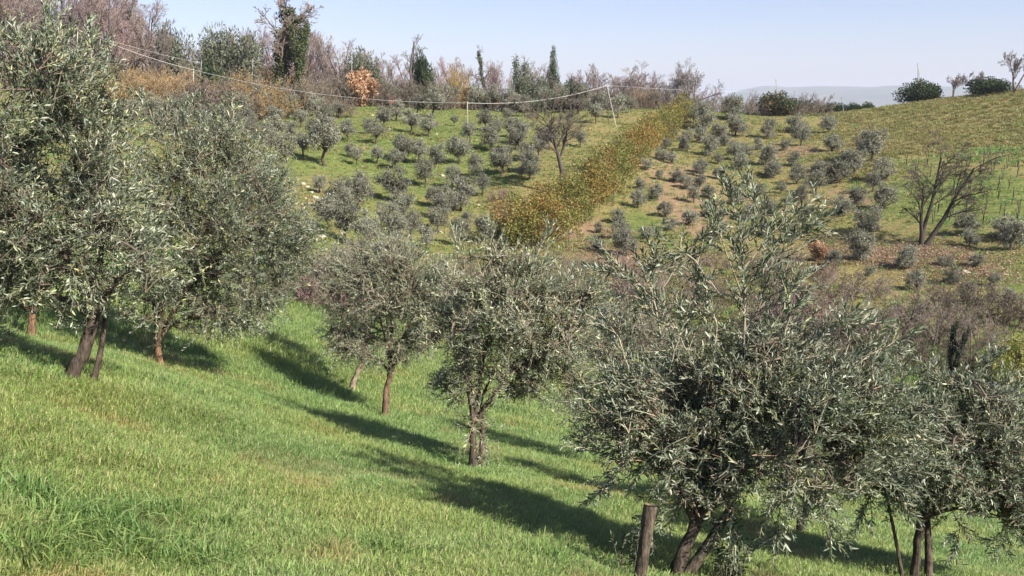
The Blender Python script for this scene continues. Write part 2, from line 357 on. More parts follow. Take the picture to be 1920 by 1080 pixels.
def scatter(name, label, pts, rot, scl, idx, protos, cat=None):
    pc = bpy.data.collections.new(name + '_kinds')
    for p in protos: pc.objects.link(p)
    me = bpy.data.meshes.new(name); me.vertices.add(len(pts)); me.vertices.foreach_set('co', np.asarray(pts, np.float32).ravel())
    for nm, ty, da in (('rot', 'FLOAT_VECTOR', rot), ('scl', 'FLOAT', scl), ('idx', 'INT', idx)):
        a = me.attributes.new(nm, ty, 'POINT'); a.data.foreach_set('vector' if ty == 'FLOAT_VECTOR' else 'value', np.ascontiguousarray(da).ravel())
    o = obj(name, me); tag(o, label, None, None, 'stuff')
    ng = bpy.data.node_groups.new(name, 'GeometryNodeTree')
    ng.interface.new_socket('Geometry', in_out='INPUT', socket_type='NodeSocketGeometry'); ng.interface.new_socket('Geometry', in_out='OUTPUT', socket_type='NodeSocketGeometry')
    N = ng.nodes; L = ng.links
    gi = N.new('NodeGroupInput'); go = N.new('NodeGroupOutput'); ip = N.new('GeometryNodeInstanceOnPoints'); ci = N.new('GeometryNodeCollectionInfo')
    ci.inputs['Collection'].default_value = pc; ci.inputs['Separate Children'].default_value = True; ci.inputs['Reset Children'].default_value = True
    def na(nm, ty):
        n_ = N.new('GeometryNodeInputNamedAttribute'); n_.data_type = ty; n_.inputs[0].default_value = nm; return n_.outputs[0]
    L.new(gi.outputs[0], ip.inputs['Points']); L.new(ci.outputs[0], ip.inputs['Instance']); ip.inputs['Pick Instance'].default_value = True
    L.new(na('idx', 'INT'), ip.inputs['Instance Index']); L.new(na('rot', 'FLOAT_VECTOR'), ip.inputs['Rotation']); L.new(na('scl', 'FLOAT'), ip.inputs['Scale'])
    L.new(ip.outputs[0], go.inputs[0])
    md = o.modifiers.new('scatter', 'NODES'); md.node_group = ng
    return o
GREENS = [(.20, .32, .09), (.25, .365, .108), (.165, .28, .08), (.285, .37, .135), (.19, .30, .08), (.33, .365, .17)]
DEEP = [(.12, .22, .065), (.15, .27, .075), (.19, .30, .08), (.24, .32, .11)]
DRYC = [(.34, .29, .14), (.29, .25, .11), (.42, .37, .20), (.24, .22, .09), (.20, .21, .07)]
def make_grass():
    r = np.random.default_rng(21)
    protos = [tuft('grass_tuft', 100 + i, 30, .07, .17, .0062, .09, GREENS, M_GRASS, .7) for i in range(5)]
    protos += [tuft('grass_tuft', 110 + i, 24, .12, .27, .0085, .15, DEEP, M_GRASS, 1.0) for i in range(2)]
    protos += [tuft('grass_tuft', 115, 22, .10, .22, .006, .08, [(.36, .33, .16), (.26, .28, .09), (.2, .25, .07)], M_GRASS, .8)]
    # near meadow: density falls with distance while tufts grow coarser
    n = 330000
    ang = np.radians(r.uniform(-40, 38, n)); rad = 2.6 * (52 / 2.6) ** r.random(n)      # even in log distance
    x = rad * np.sin(ang); y = rad * np.cos(ang)
    keep = r.random(n) < np.clip((rad / 9.0) ** 1.15, .10, 1) * (rad < 14) + (rad >= 14) * .42 * np.clip(24 / rad, 0, 1)
    keep &= ~((rad > 34) & (y > 40))
    x, y, rad = x[keep], y[keep], rad[keep]; n = len(x)
    pa = vnoise2(x * .5 + 20, y * .5); pb = vnoise2(x * 1.7, y * 1.7 + 40)
    idx = r.integers(0, 5, n)
    idx = np.where((pb > .76) & (r.random(n) < .28), 7, idx)
    deep = [(170, 1010, 60, 26), (250, 1050, 50, 22), (360, 1066, 60, 14), (1010, 1064, 26, 10), (60, 1070, 50, 18), (300, 985, 30, 14), (40, 960, 40, 14), (400, 1010, 26, 10), (700, 1050, 30, 8)]
    dm = np.zeros(n)
    for px, py, rx, ry in deep:
        c = ground(px, py); k = depth_of(c) / FPX
        dm += np.exp(-(((x - c[0]) / (rx * k)) ** 2 + ((y - c[1]) / (ry * k * 2.6)) ** 2))
    dm = dm * (.35 + 1.0 * vnoise2(x * 3.1 + 8, y * 3.1))
    idx = np.where((dm > .12) & (r.random(n) < .36 * dm), r.integers(5, 7, n), idx)
    scl = (.62 + .55 * pa + .25 * r.random(n)) * (1 + .035 * np.clip(rad - 9, 0, 30)) * (1 - .25 * sstep(.62, .9, pb))
    rot = np.c_[r.normal(size=n) * .12 - .05, r.normal(size=n) * .12, r.random(n) * 6.283]
    scatter('grass', 'fresh green meadow grass on the near slope', np.c_[x, y, height(x, y)], rot, scl.astype(np.float32), idx.astype(np.int32), protos)
    print('grass tufts', n)
    # the opposite slopes: coarse tussocks
    protos = [tuft('tussock', 130 + i, 34, .12, .38, .035, .28, DRYC, M_DRY, .9) for i in range(3)]
    protos += [tuft('tussock', 136 + i, 34, .10, .28, .035, .28, GREENS, M_GRASS, .8) for i in range(2)]
    n = 85000
    ang = np.radians(r.uniform(-33, 33, n)); rad = np.sqrt(r.uniform(42 ** 2, 150 ** 2, n)); x = rad * np.sin(ang); y = rad * np.cos(ang)
    zc = y; u = 960 + FPX * x / (y * cP)
    hill = (u + 120 * (vnoise2(x * .12, y * .12) - .5) > 1560) & (rad + 14 * (vnoise2(x * .15 + 5, y * .15) - .5) > 94)
    patch = vnoise2(x * .22, y * .22 + 11); p2 = vnoise2(x * .07 + 4, y * .07)
    keep = np.where(hill, r.random(n) < .95, (r.random(n) < .25 + .65 * sstep(.3, .65, patch)))
    keep &= height(x, y) > -30
    x, y, hill, patch, p2 = x[keep], y[keep], hill[keep], patch[keep], p2[keep]; n = len(x)
    dryp = np.where(hill, .92 + .4 * (p2 - .5), .35 + .5 * (p2 - .4))
    vine = (960 + FPX * x / (y * cP) > 1680) & (y < 90)
    dryp = np.where(vine, .08, dryp)
    idx = np.where(r.random(n) < dryp, r.integers(0, 3, n), r.integers(3, 5, n))
    scl = r.uniform(.35, 1.2, n) ** 1.4 * np.where(hill, 1.0, .8)
    rot = np.c_[r.normal(size=n) * .15, r.normal(size=n) * .15, r.random(n) * 6.283]
    scatter('tussock_grass', 'straw-coloured and green tussock grass on the opposite slopes', np.c_[x, y, height(x, y)], rot, scl.astype(np.float32), idx.astype(np.int32), protos)
    print('tussocks', n)
make_grass()

def make_litter():
    r = np.random.default_rng(41); pr = []
    for i in range(3):
        g = Geo(); n = 22; B = np.c_[r.normal(size=n) * .3, r.normal(size=n) * .3, r.uniform(.01, .06, n)]; D = rdir(n, r) * [1, 1, .35]; Ln = r.uniform(.06, .13, n)
        leaves(g, B, D, np.array([0, 0, 1.0]) + rdir(n, r) * .7, Ln, Ln * .6, np.array(np.array([(.38, .275, .175), (.44, .335, .225), (.27, .185, .115), (.21, .145, .09)]))[r.integers(0, 4, n)])
        pr.append(bpy.data.objects.new('leaf_clump', g.mesh('leaf_clump', M_LEAF)))
    P = []
    for px, py, rx, ry, n in [(1730, 480, 100, 30, 1500), (1640, 472, 60, 22, 250), (1830, 505, 60, 26, 400), (1545, 470, 34, 22, 200), (1130, 465, 60, 40, 350), (1500, 385, 90, 22, 350), (1490, 285, 80, 16, 250), (1180, 555, 60, 25, 200)]:
        c = ground(px, py); k = depth_of(c) / FPX; a = ground(px, py + ry); wy = abs(a[1] - c[1])
        q = r.normal(size=(n, 2)) * .75; x = c[0] + q[:, 0] * rx * k; y = c[1] + q[:, 1] * wy; P.append(np.c_[x, y, height(x, y)])
    P = np.concatenate(P); n = len(P)
    scatter('fallen_leaves', 'tan fallen leaves lying on bare soil of the opposite slope', P, np.c_[r.normal(size=n) * .1, r.normal(size=n) * .1, r.random(n) * 6.28], r.uniform(.6, 1.3, n).astype(np.float32), r.integers(0, 3, n).astype(np.int32), pr)
make_litter()

# ------------------------------------------------------------------ near olive trees
TWIGC = np.array([.33, .29, .215]); BARKC_SHADED = np.array([.082, .063, .049])  # bark colour darkened to carry the shade of the crowns
TOTAL = [0]
def olive(label, px, py, blobs, seed, ntw, fork, trunk_r=.075, leafL=.07, fine=False, twl=.42, warm=0., extra_trunk=None, shoots=(), leafper=22, gap=.30, deep=.85, bark=BARKC_SHADED, skirt=0):
    r = np.random.default_rng(seed)
    base = ground(px, py) if py < 1079 else None
    if base is None:
        d = ray(px, py); ts = np.arange(2.5, 15, .02); p = d[None] * ts[:, None]; base = p[np.argmax(p[:, 2] < height(p[:, 0], p[:, 1]))]
    zc = depth_of(base); k = zc / FPX
    t = thing('olive_tree', label, 'olive tree', base, 'olive trees on the near slope')
    fk = at_depth(fork[0], fork[1], zc)
    cs, rs, vol = [], [], []
    for b_ in blobs:
        cx, cy, rx, ry = b_[:4]; rx, ry = rx * 1.13, ry * 1.10; dy = b_[4] if len(b_) > 4 else 0
        cs.append(at_depth(cx, cy, zc + dy)); rs.append(np.array([rx * k, (rx + ry) * .5 * k * deep, ry * k])); vol.append(rx * ry * (rx + ry))
    cs = np.array(cs); rs = np.array(rs); vol = np.array(vol, float); vol /= vol.sum()
    lc, lr, lb = [], [], []            # uneven lobes on every mass of the crown
    for i_ in range(len(cs)):
        q_ = rdir(9, r); q_[:, 2] = q_[:, 2] * .8 + .1
        lc.append(cs[i_] + q_ * rs[i_] * r.uniform(.72, 1.02, (9, 1))); lr.append(rs[i_] * r.uniform(.26, .46, (9, 1))); lb += [i_] * 9
    lc = np.concatenate(lc); lr = np.concatenate(lr); lv = vol[np.array(lb)]; lv = lv / lv.sum()
    def sample(n, shell):
        n2 = n * 3; bi = r.choice(len(cs), n2, p=vol); li = r.choice(len(lc), n2, p=lv)
        inl = (r.random((n2, 1)) < .45)
        p = np.where(inl, lc[li] + rdir(n2, r) * (r.random((n2, 1)) ** .5) * lr[li], cs[bi] + rdir(n2, r) * (r.random((n2, 1)) ** shell) * rs[bi])
        lump = vnoise3(p * 1.9 + seed) * .65 + vnoise3(p * 4.1 + seed * 2) * .35
        p = p[lump > gap + .12 * r.random(n2)]
        return p[:n]
    cc = (cs * vol[:, None]).sum(0)
    # trunk and limbs
    gt = Geo(); skel = []
    mid = (base + fk) / 2 + np.array([r.normal() * .05, r.normal() * .05, 0])
    tp = bez(base[None] - [[0, 0, .12]], mid[None], fk[None], 9)
    wob = np.cumsum(r.normal(size=(1, 9, 3)) * .008, 1); wob[:, 0] = 0; tp = tp + wob; fk = tp[0, -1]
    tr = trunk_r * (1 + .55 * np.exp(-np.linspace(0, 1, 9) * 7)) * np.linspace(1.05, .85, 9) * r.uniform(.92, 1.08, 9)
    tubes(gt, tp, tr[None], 10, bark, rough=.28)
    if extra_trunk is not None:
        for bx, by, tx, ty, rr_ in extra_trunk:
            b2 = base + np.array([(bx - px) * k, r.normal() * .06, 0]); b2[2] = height(b2[0], b2[1])[0] - .1
            f2 = at_depth(tx, ty, zc + .1)
            q = bez(b2[None], ((b2 + f2) / 2 + [0.04, .03, 0])[None], f2[None], 8); tubes(gt, q, np.linspace(rr_ * 1.2, rr_ * .75, 8)[None], 8, bark); skel.append(q[0, 4:])
    s1 = sample(400, .5); n1 = 6 if len(blobs) > 1 else 5
    pick = [s1[np.argmax(s1[:, 2])]]
    while len(pick) < n1:
        d_ = np.min([np.linalg.norm(s1 - p, axis=1) for p in pick], 0); pick.append(s1[np.argmax(d_)])
    pick = cc + (np.array(pick) - cc) * .72
    st = np.repeat(fk[None], n1, 0)
    L1 = bez(st, st + (pick - st) * .35 + np.array([0, 0, .28]) * np.linalg.norm(pick - st, axis=1, keepdims=True), pick, 8)
    L1 += np.cumsum(r.normal(size=L1.shape) * .012, 1) * np.linspace(0, 1, 8)[None, :, None]
    R1 = np.linspace(.60, .07, 8)[None] * trunk_r * r.uniform(.8, 1.1, (n1, 1)); tubes(gt, L1, R1, 7, bark * .35 + BARKC_SHADED * .75)
    skel.append(L1[:, 2:].reshape(-1, 3)); skel.append(tp[0, -1:])
    # branches
    SK = np.concatenate(skel); n2 = max(28, ntw // 26); e2 = sample(n2, .55); n2 = len(e2)
    e2 = cc + (e2 - cc) * .88
    dd = ((e2[:, None] - SK[None]) ** 2).sum(-1) + np.clip(SK[None, :, 2] - e2[:, None, 2], 0, 9) * 1.2
    s2 = SK[np.argmin(dd, 1)]
    L2 = bez(s2, (s2 + e2) / 2 + r.normal(size=(n2, 3)) * .07 + [0, 0, .08], e2, 6)
    gb = Geo(); tubes(gb, L2, np.linspace(.014, .004, 6)[None] * r.uniform(.7, 1.2, (n2, 1)), 5, BARKC_SHADED * 1.7 + .02)
    SK2 = np.concatenate([SK, L2[:, 2:].reshape(-1, 3)])
    # twigs
    e3 = sample(ntw, .42)
    if skirt:   # suckers hanging round the trunk
        q = r.random((skirt, 1)); e3 = np.r_[e3, base + (fk - base) * q + r.normal(size=(skirt, 3)) * [.16, .16, .1]]
    n3 = len(e3)
    s3 = np.empty_like(e3)
    for i in range(0, n3, 500):
        s3[i:i + 500] = SK2[np.argmin(((e3[i:i + 500, None] - SK2[None]) ** 2).sum(-1), 1)]
    v = e3 - s3; dl = np.linalg.norm(v, axis=1, keepdims=True)
    outw = nrm(e3 - cc)
    D = nrm(nrm(v) * .8 + outw * .55 + r.normal(size=(n3, 3)) * .42 + [0, 0, .22])
    tl = twl * r.uniform(.55, 1.35, (n3, 1)); tl = np.minimum(tl, np.maximum(dl * 1.3, .22))
    root = e3 - D * tl
    droop = np.where(r.random((n3, 1)) < .45, -1, .8) * tl * r.uniform(.05, .28, (n3, 1)) * np.array([0, 0, 1.0])
    L3 = bez(root, root + D * tl * .55 - droop * .2, e3 + droop * .6, 5)
    con = bez(s3, s3 + (root - s3) * .5 + r.normal(size=(n3, 3)) * .03 + [0, 0, -.03], root, 2)
    tc = TWIGC * r.uniform(.55, 1.15, (n3, 1)); pk = r.random(n3) < .08; tc[pk] = [.34, .23, .16]
    q3 = L3[:, [0, 1, 3, 4]] if fine else L3[:, [0, 2, 4]]
    tubes(gb, q3, np.linspace(.0036, .0018, q3.shape[1])[None] * r.uniform(.7, 1.3, (n3, 1)), 3, tc)
    tubes(gb, con, np.linspace(.0052, .0036, 2)[None] * r.uniform(.7, 1.2, (n3, 1)), 3, tc * .6)
    # upright leader shoots
    allL = [L3]; allt = [tl[:, 0]]
    for pts, rad in shoots:
        q = np.array([at_depth(a, b, zc + (c if len(rest) else 0)) for a, b, c, *rest in [(p[0], p[1], p[2] if len(p) > 2 else 0, 1) for p in pts]])
        tt = np.linspace(0, 1, len(q)); t9 = np.linspace(0, 1, 12)
        q = np.stack([np.interp(t9, tt, q[:, i]) for i in range(3)], -1) + np.cumsum(r.normal(size=(12, 3)) * .006, 0)
        tubes(gb, q, np.linspace(rad, .004, 12)[None], 6, TWIGC * .9)
        T_ = nrm(np.gradient(q, axis=0)); ln = np.linalg.norm(q[-1] - q[0]); m = int(ln / .054)
        tpos = np.linspace(.18, 1, m); sp = np.stack([np.interp(tpos, t9, q[:, i]) for i in range(3)], -1); st_ = np.stack([np.interp(tpos, t9, T_[:, i]) for i in range(3)], -1)
        sd = nrm(st_ * .75 + rdir(m, r) * .75); sl = ((.14 + .30 * (1 - tpos)) * r.uniform(.6, 1.2, m))[:, None]
        S3 = bez(sp, sp + sd * sl * .5, sp + sd * sl + st_ * sl * .25, 5)
        tubes(gb, S3, np.linspace(.0045, .002, 5)[None].repeat(m, 0), 3, TWIGC)
        allL.append(S3); allt.append(sl[:, 0] * 1.4)
        allL.append(q[None, 6:11]); allt.append(np.array([ln * .5]))
    L3 = np.concatenate(allL); tl = np.concatenate(allt)
    # leaves in opposite pairs
    nl = np.clip((tl / twl * leafper).astype(int), 6, leafper * 2)
    ti = np.repeat(np.arange(len(L3)), nl); n = len(ti)
    within = np.arange(n) - np.repeat(np.cumsum(nl) - nl, nl)
    f = .14 + .86 * (within // 2 * 2 + 1) / nl[ti]; f = np.clip(f + r.normal(size=n) * .02, 0, 1)
    s = f * 4; i0 = np.clip(s.astype(int), 0, 3); fr = (s - i0)[:, None]
    B = L3[ti, i0] * (1 - fr) + L3[ti, i0 + 1] * fr; T_ = nrm(L3[ti, i0 + 1] - L3[ti, i0])
    N1 = nrm(np.cross(T_, [.3, .5, .81])); N2 = np.cross(T_, N1)
    ph = (within // 2) * 1.57 + (within % 2) * np.pi + r.normal(size=n) * .35 + ti * 1.3
    side = N1 * np.cos(ph)[:, None] + N2 * np.sin(ph)[:, None]
    D = nrm(T_ * r.uniform(.7, 1.5, (n, 1)) + side * .8 + [0, 0, .15] + r.normal(size=(n, 3)) * .15)
    Nn = nrm(np.cross(np.cross(D, T_), D) + r.normal(size=(n, 3)) * .55 + [0, 0, .35])
    big = (ti >= n3) * .22 + 1
    Ln = leafL * .92 * big * r.uniform(.6, 1.2, n) * (1 - .35 * np.clip(f - .8, 0, 1) / .2); Wd = Ln * r.uniform(.19, .27, n)
    u = r.random(n)[:, None]
    c = np.where(u < .42, [.084, .112, .064], np.where(u < .68, [.142, .172, .106], np.where(u < .97, [.30, .325, .245], [.24, .25, .12])))
    tw = (r.random(len(L3))[:, None] * .5 + .75)[ti] * r.uniform(.75, 1.25, (n, 1))
    hgt = np.clip((B[:, 2:3] - cc[2]) / (np.abs(rs[:, 2]).max() + 1e-6), -1, 1)
    young = (r.random(len(L3)) < (.10 + .5 * warm))[ti][:, None] & (r.random((n, 1)) < .65)
    c = np.where(young, c * [1.38, 1.30, 1.02] + [.015, .014, .004], c) * tw * [1.32, 1.32, 1.36]
    gl = Geo(); leaves(gl, B, D, Nn, Ln, Wd, c, fine)
    for g_ in (gt, gb, gl): g_.V = [v_ - base for v_ in g_.V]
    TOTAL[0] += gt.tris() + gb.tris() + gl.tris()
    obj('trunk', gt.mesh('trunk', M_BARK, True), t)
    tag(obj('branches', gb.mesh('branches', M_TWIG), t), kind='stuff')
    tag(obj('crown', gl.mesh('crown', M_OLEAF), t), kind='stuff')
    return t
BARKC_SUNLIT = np.array([.19, .115, .07])  # orange-brown sunlight on some trunks, put into their bark colour
olive('tall spreading olive with two leaning trunks at the left edge', 118, 718, [(40,330,230,270),(95,130,110,110),(170,480,200,110),(-60,420,150,220),(90,560,200,55),(200,290,85,110),(160,200,75,80)], 11, 3500, (165,600), .066, .075, True, .46, .35,
      extra_trunk=[(158, 712, 198, 590, .030)], shoots=[([(95,140),(80,60),(92,18)],.012),([(150,180),(170,110),(165,60)],.01),([(20,170),(30,100),(12,60)],.01)], leafper=20)
olive('olive with an orange-lit trunk half hidden behind the two-trunked olive', 55, 640, [(20,430,170,150),(-40,520,120,90)], 12, 900, (60,590), .07, .075, False, .45, .2, leafper=18, bark=BARKC_SUNLIT)
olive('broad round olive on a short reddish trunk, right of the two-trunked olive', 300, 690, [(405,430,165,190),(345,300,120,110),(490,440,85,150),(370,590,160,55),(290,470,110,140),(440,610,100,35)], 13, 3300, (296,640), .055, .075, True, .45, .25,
      shoots=[([(360,260),(350,215),(368,185)],.01),([(290,230),(280,190),(270,170)],.009),([(430,260),(440,215),(437,190)],.009)], leafper=20, bark=BARKC_SUNLIT)
olive('smaller olive showing past the right side of the broad round olive', 463, 632, [(505,430,65,150),(545,440,40,90),(470,560,70,50)], 14, 1200, (462,590), .06, .08, False, .55, .1, leafper=16)
olive('olive with a pale leaning trunk behind the slim-trunked olive', 657, 738, [(665,560,66,110),(690,480,80,60),(650,640,44,45)], 15, 1200, (680,680), .06, .075, False, .5, .1, leafper=16, bark=np.array([.26,.2,.15]))
olive('slim-trunked olive with a twiggy round crown left of the grove centre', 727, 792, [(715,580,115,110),(730,500,115,65),(690,665,85,40),(790,570,75,110)], 16, 2700, (733,705), .055, .068, False, .46, .3,
      extra_trunk=[(722, 790, 728, 700, .032)], leafper=20, gap=.32, bark=np.array([.16,.105,.07]))
olive('middle olive with suckers round its dark forked trunk', 885, 892, [(950,620,150,120),(930,510,115,70),(1020,580,105,130),(890,715,90,75),(1040,715,90,55),(850,600,70,90)], 17, 3200, (893,800), .05, .066, False, .42, .5,
      extra_trunk=[(893, 884, 905, 780, .032)], shoots=[([(930,520),(925,460),(932,418)],.01),([(1000,500),(1020,450),(1040,425)],.008),([(850,520),(855,470),(848,445)],.008)], leafper=20, gap=.32, skirt=28)
olive('olive with a thin orange trunk glimpsed left of the cut stump', 1165, 892, [(1165,690,105,130),(1125,760,85,70),(1200,620,75,80)], 18, 1400, (1170,820), .042, .066, False, .42, .3, leafper=18, bark=BARKC_SUNLIT)
olive('near olive with a dark leaning trunk and a tall leafy leader shoot', 1258, 1100, [(1400,790,270,140),(1380,680,150,75),(1205,780,125,125),(1600,810,150,120),(1500,690,160,75),(1390,905,215,55)], 19, 3000, (1308,985), .058, .064, True, .40, .12,
      extra_trunk=[(1262, 1098, 1372, 950, .045)], shoots=[([(1395,660),(1398,560),(1388,430),(1362,335)],.011),([(1395,500),(1440,430),(1520,365)],.007),([(1390,560),(1470,460),(1535,412)],.007),([(1240,640),(1215,540),(1225,440)],.008),([(1225,560),(1170,510),(1140,512)],.005),([(1240,540),(1290,470),(1330,440)],.006),
      ([(1360,560),(1300,470),(1250,460)],.006),([(1395,620),(1440,560),(1520,520)],.007),([(1500,690),(1560,610),(1650,610)],.007),([(1560,720),(1640,660),(1700,625)],.007),([(1330,620),(1300,560),(1330,530)],.007),([(1600,760),(1650,690),(1660,660)],.006),([(1300,680),(1260,600),(1190,560)],.006),([(1450,680),(1480,600),(1475,540)],.006),([(1420,680),(1450,610),(1500,570)],.006),([(1180,700),(1150,630),(1110,600)],.006),([(1340,680),(1345,600),(1310,560)],.006),([(1560,720),(1590,650),(1580,600)],.006),([(1260,680),(1280,610),(1270,560)],.006),([(1395,560),(1350,450),(1340,390)],.006),([(1392,470),(1420,400),(1415,350)],.006),([(1240,860),(1160,880),(1120,930)],.005),([(1300,900),(1240,940),(1215,1000)],.005),([(1450,900),(1470,960),(1450,1020)],.005),([(1530,900),(1560,960),(1570,1010)],.005),([(1600,860),(1660,900),(1690,960)],.005),([(1640,800),(1700,790),(1740,830)],.005),([(1380,920),(1370,980),(1390,1030)],.005)], leafper=21, gap=.35)
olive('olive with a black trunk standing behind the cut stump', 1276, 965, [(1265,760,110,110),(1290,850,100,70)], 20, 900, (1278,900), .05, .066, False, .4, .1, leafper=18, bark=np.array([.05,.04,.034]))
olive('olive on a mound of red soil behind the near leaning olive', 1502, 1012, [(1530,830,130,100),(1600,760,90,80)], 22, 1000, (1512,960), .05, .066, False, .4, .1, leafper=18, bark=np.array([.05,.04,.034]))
olive('near olive with twin dark trunks at the lower right corner', 1708, 1110, [(1790,850,200,110),(1900,860,130,125),(1690,890,120,75),(1830,750,110,60),(1960,920,90,120)], 23, 2800, (1722,985), .042, .064, True, .40, .08,
      extra_trunk=[(1736, 1105, 1738, 970, .04), (1695, 1100, 1655, 900, .018)], leafper=21, shoots=[([(1880,760),(1890,720),(1885,690)],.007),([(1700,760),(1690,700),(1695,660)],.007),([(1740,800),(1760,730),(1750,690)],.006),([(1820,740),(1840,690),(1860,670)],.006),([(1660,880),(1620,930),(1600,990)],.005),([(1780,940),(1800,990),(1790,1040)],.005),([(1860,930),(1880,990),(1870,1040)],.005)])
print('near olive tris', TOTAL[0])

# ------------------------------------------------------------------ leafless trees and shrubs
def curve(P0, D0, Ln, k, r, wig, up):
    n = len(P0); pts = [P0]; d = nrm(D0); p = P0
    for i in range(k - 1):
        d = nrm(d + r.normal(size=(n, 3)) * wig + np.array([0, 0, up])); p = p + d * (Ln / (k - 1))[:, None]; pts.append(p)
    return np.stack(pts, 1)
def along(P, par, t):
    k = P.shape[1]; s_ = t * (k - 1); i = np.clip(s_.astype(int), 0, k - 2); f = (s_ - i)[:, None]
    a, b = P[par, i], P[par, i + 1]; return a * (1 - f) + b * f, nrm(b - a)
def grow(seed, stems, spec, twist=.12):
    """stems: (P0, D0, len, rad, up); spec per level: (children, angle deg, length ratio, up, wiggle, t from)"""
    r = np.random.default_rng(seed)
    P0 = np.array([s_[0] for s_ in stems], float); D0 = np.array([s_[1] for s_ in stems], float); Ln = np.array([s_[2] for s_ in stems], float); Rd = np.array([s_[3] for s_ in stems], float)
    P = curve(P0, D0, Ln, 9, r, twist, stems[0][4]); R = Rd[:, None] * np.linspace(1.1, .35, 9)[None]; R[:, 0] *= 1.35
    lv = [(P, R, Ln)]
    for ch, ang, ratio, up, wig, t0 in spec:
        P, R, Ln = lv[-1]; n = len(P); par = np.repeat(np.arange(n), ch); m = len(par)
        t = t0 + (1 - t0) * ((np.tile(np.arange(ch), n) + r.random(m)) / ch); t = np.clip(t, 0, .999)
        S, T = along(P, par, t); pr = nrm(np.cross(T, rdir(m, r)))
        a = np.radians(ang * r.uniform(.6, 1.35, m))[:, None]
        ln = Ln[par] * ratio * (1.15 - .6 * t) * r.uniform(.6, 1.25, m)
        k = 6 if len(lv) == 1 else (5 if len(lv) == 2 else 3)
        C = curve(S, T * np.cos(a) + pr * np.sin(a), ln, k, r, wig, up)
        r0 = np.array([np.interp(t_, np.linspace(0, 1, R.shape[1]), R[p_]) for t_, p_ in zip(t, par)]) * .54
        lv.append((C, r0[:, None] * np.linspace(1, .4, k)[None], ln))
    return lv
def bare_proto(name, seed, stems, spec, bark, twig, rmin=.012, twist=.12, nt_=1):
    lv = grow(seed, stems, spec, twist); gt, gc = Geo(), Geo(); r = np.random.default_rng(seed + 1)
    for i, (P, R, Ln) in enumerate(lv):
        f = i / max(1, len(lv) - 1); c = np.array(bark) * (1 - f) + np.array(twig) * f
        tubes(gt if i <= nt_ else gc, P, np.maximum(R, rmin), 7 if i == 0 else (5 if i == 1 else 3), c * r.uniform(.75, 1.25, (len(P), 1)))
    return {'trunk': gt.mesh('trunk', M_TWIG, True), 'crown': gc.mesh('crown', M_TWIG), 'lv': lv, 'h': max(float(p[0][..., 2].max()) for p in lv)}
def put(name, label, cat, p, pos, scale, rz, group, extra=None):
    sc_ = scale if isinstance(scale, tuple) else (scale,) * 3
    t = thing(name, label, cat, pos, group, rz, sc_)
    for part in ('trunk', 'crown', 'stem', 'branches', 'ivy', 'foliage'):
        if part in p:
            o = obj(part, p[part], t)
            if part in ('crown', 'ivy', 'foliage', 'branches'): o['kind'] = 'stuff'
    return t
def top_height(pos, pytop):
    """height of a thing standing at pos whose top shows at photo row pytop"""
    zc = depth_of(pos); return at_depth(project(pos)[0], pytop, zc)[2] - pos[2]
PURP = (.33, .24, .245); GREYB = (.28, .235, .21); BROWN = (.19, .14, .11)
Z = (0, 0, 0)
WOOD = [bare_proto('wood', 300 + i, [((0, 0, -.3), (.05 * (i - 1), .03, 1), 11, .19, .05)], [(14, 42, .40, .10, .12, .12), (7, 38, .5, .07, .16, .2), (6, 36, .55, .05, .2, .15), (4, 34, .55, .03, .2, .1)], (.10, .08, .075), [PURP, (.34, .24, .22), GREYB, (.30, .235, .195)][i], .013) for i in range(4)]
ROUND = bare_proto('round', 320, [((0, 0, -.2), (0, 0, 1), 3.0, .22, .0), ((.1, 0, -.2), (.25, 0, 1), 3.2, .16, 0), ((-.1, 0, -.2), (-.25, .1, 1), 3.2, .16, 0)], [(7, 50, 1.15, .05, .12, .45), (7, 40, .55, .03, .15, .2), (6, 38, .55, .0, .2, .15), (5, 36, .55, -.02, .2, .1)], (.19, .16, .14), (.30, .26, .245), .012)
SPREAD = bare_proto('spread', 321, [((0, 0, -.2), (.10, 0, 1), 4.4, .16, .0)], [(10, 46, .85, .06, .16, .45), (9, 44, .45, .05, .2, .15), (7, 42, .5, .04, .22, .1), (6, 40, .5, .02, .24, .1)], (.11, .09, .075), (.185, .155, .13), .008, .14)
FRUIT = bare_proto('fruit', 322, [((0, 0, -.2), (-.1, 0, 1), 2.2, .11, .0), ((0, 0, .3), (.3, 0, 1), 2.2, .08, .02)], [(6, 45, .85, .10, .16, .45), (7, 38, .6, .08, .18, .2), (6, 36, .55, .05, .2, .15), (4, 34, .5, .03, .2, .1)], (.14, .105, .085), (.24, .19, .17), .011)
SNAG = bare_proto('snag', 323, [((0, 0, -.3), (.03, 0, 1), 9, .20, .01)], [(9, 55, .26, .08, .22, .30), (4, 45, .5, .06, .25, .25), (3, 40, .5, .04, .25, .2)], (.12, .10, .085), (.16, .13, .115), .02, .10)
SNAG2 = bare_proto('snag', 326, [((0, 0, -.3), (-.03, 0, 1), 7, .16, .02), ((0, 0, 1.5), (.35, .1, 1), 5.5, .12, .05)], [(7, 48, .34, .1, .2, .30), (5, 42, .5, .06, .22, .25), (4, 40, .5, .04, .25, .2)], (.13, .11, .095), (.2, .165, .145), .018, .10)
CANES = bare_proto('canes', 324, [((x_, y_, -.1), (x_ * .05, y_ * .05, 1), 2.6 + .5 * math.sin(x_ * 9), .022, .02) for x_ in np.linspace(-1.3, 1.3, 14) for y_ in (-.4, .1, .5)], [(5, 25, .30, .05, .1, .5), (3, 30, .5, .05, .1, .3)], (.33, .25, .17), (.40, .30, .20), .010, .05, 0)
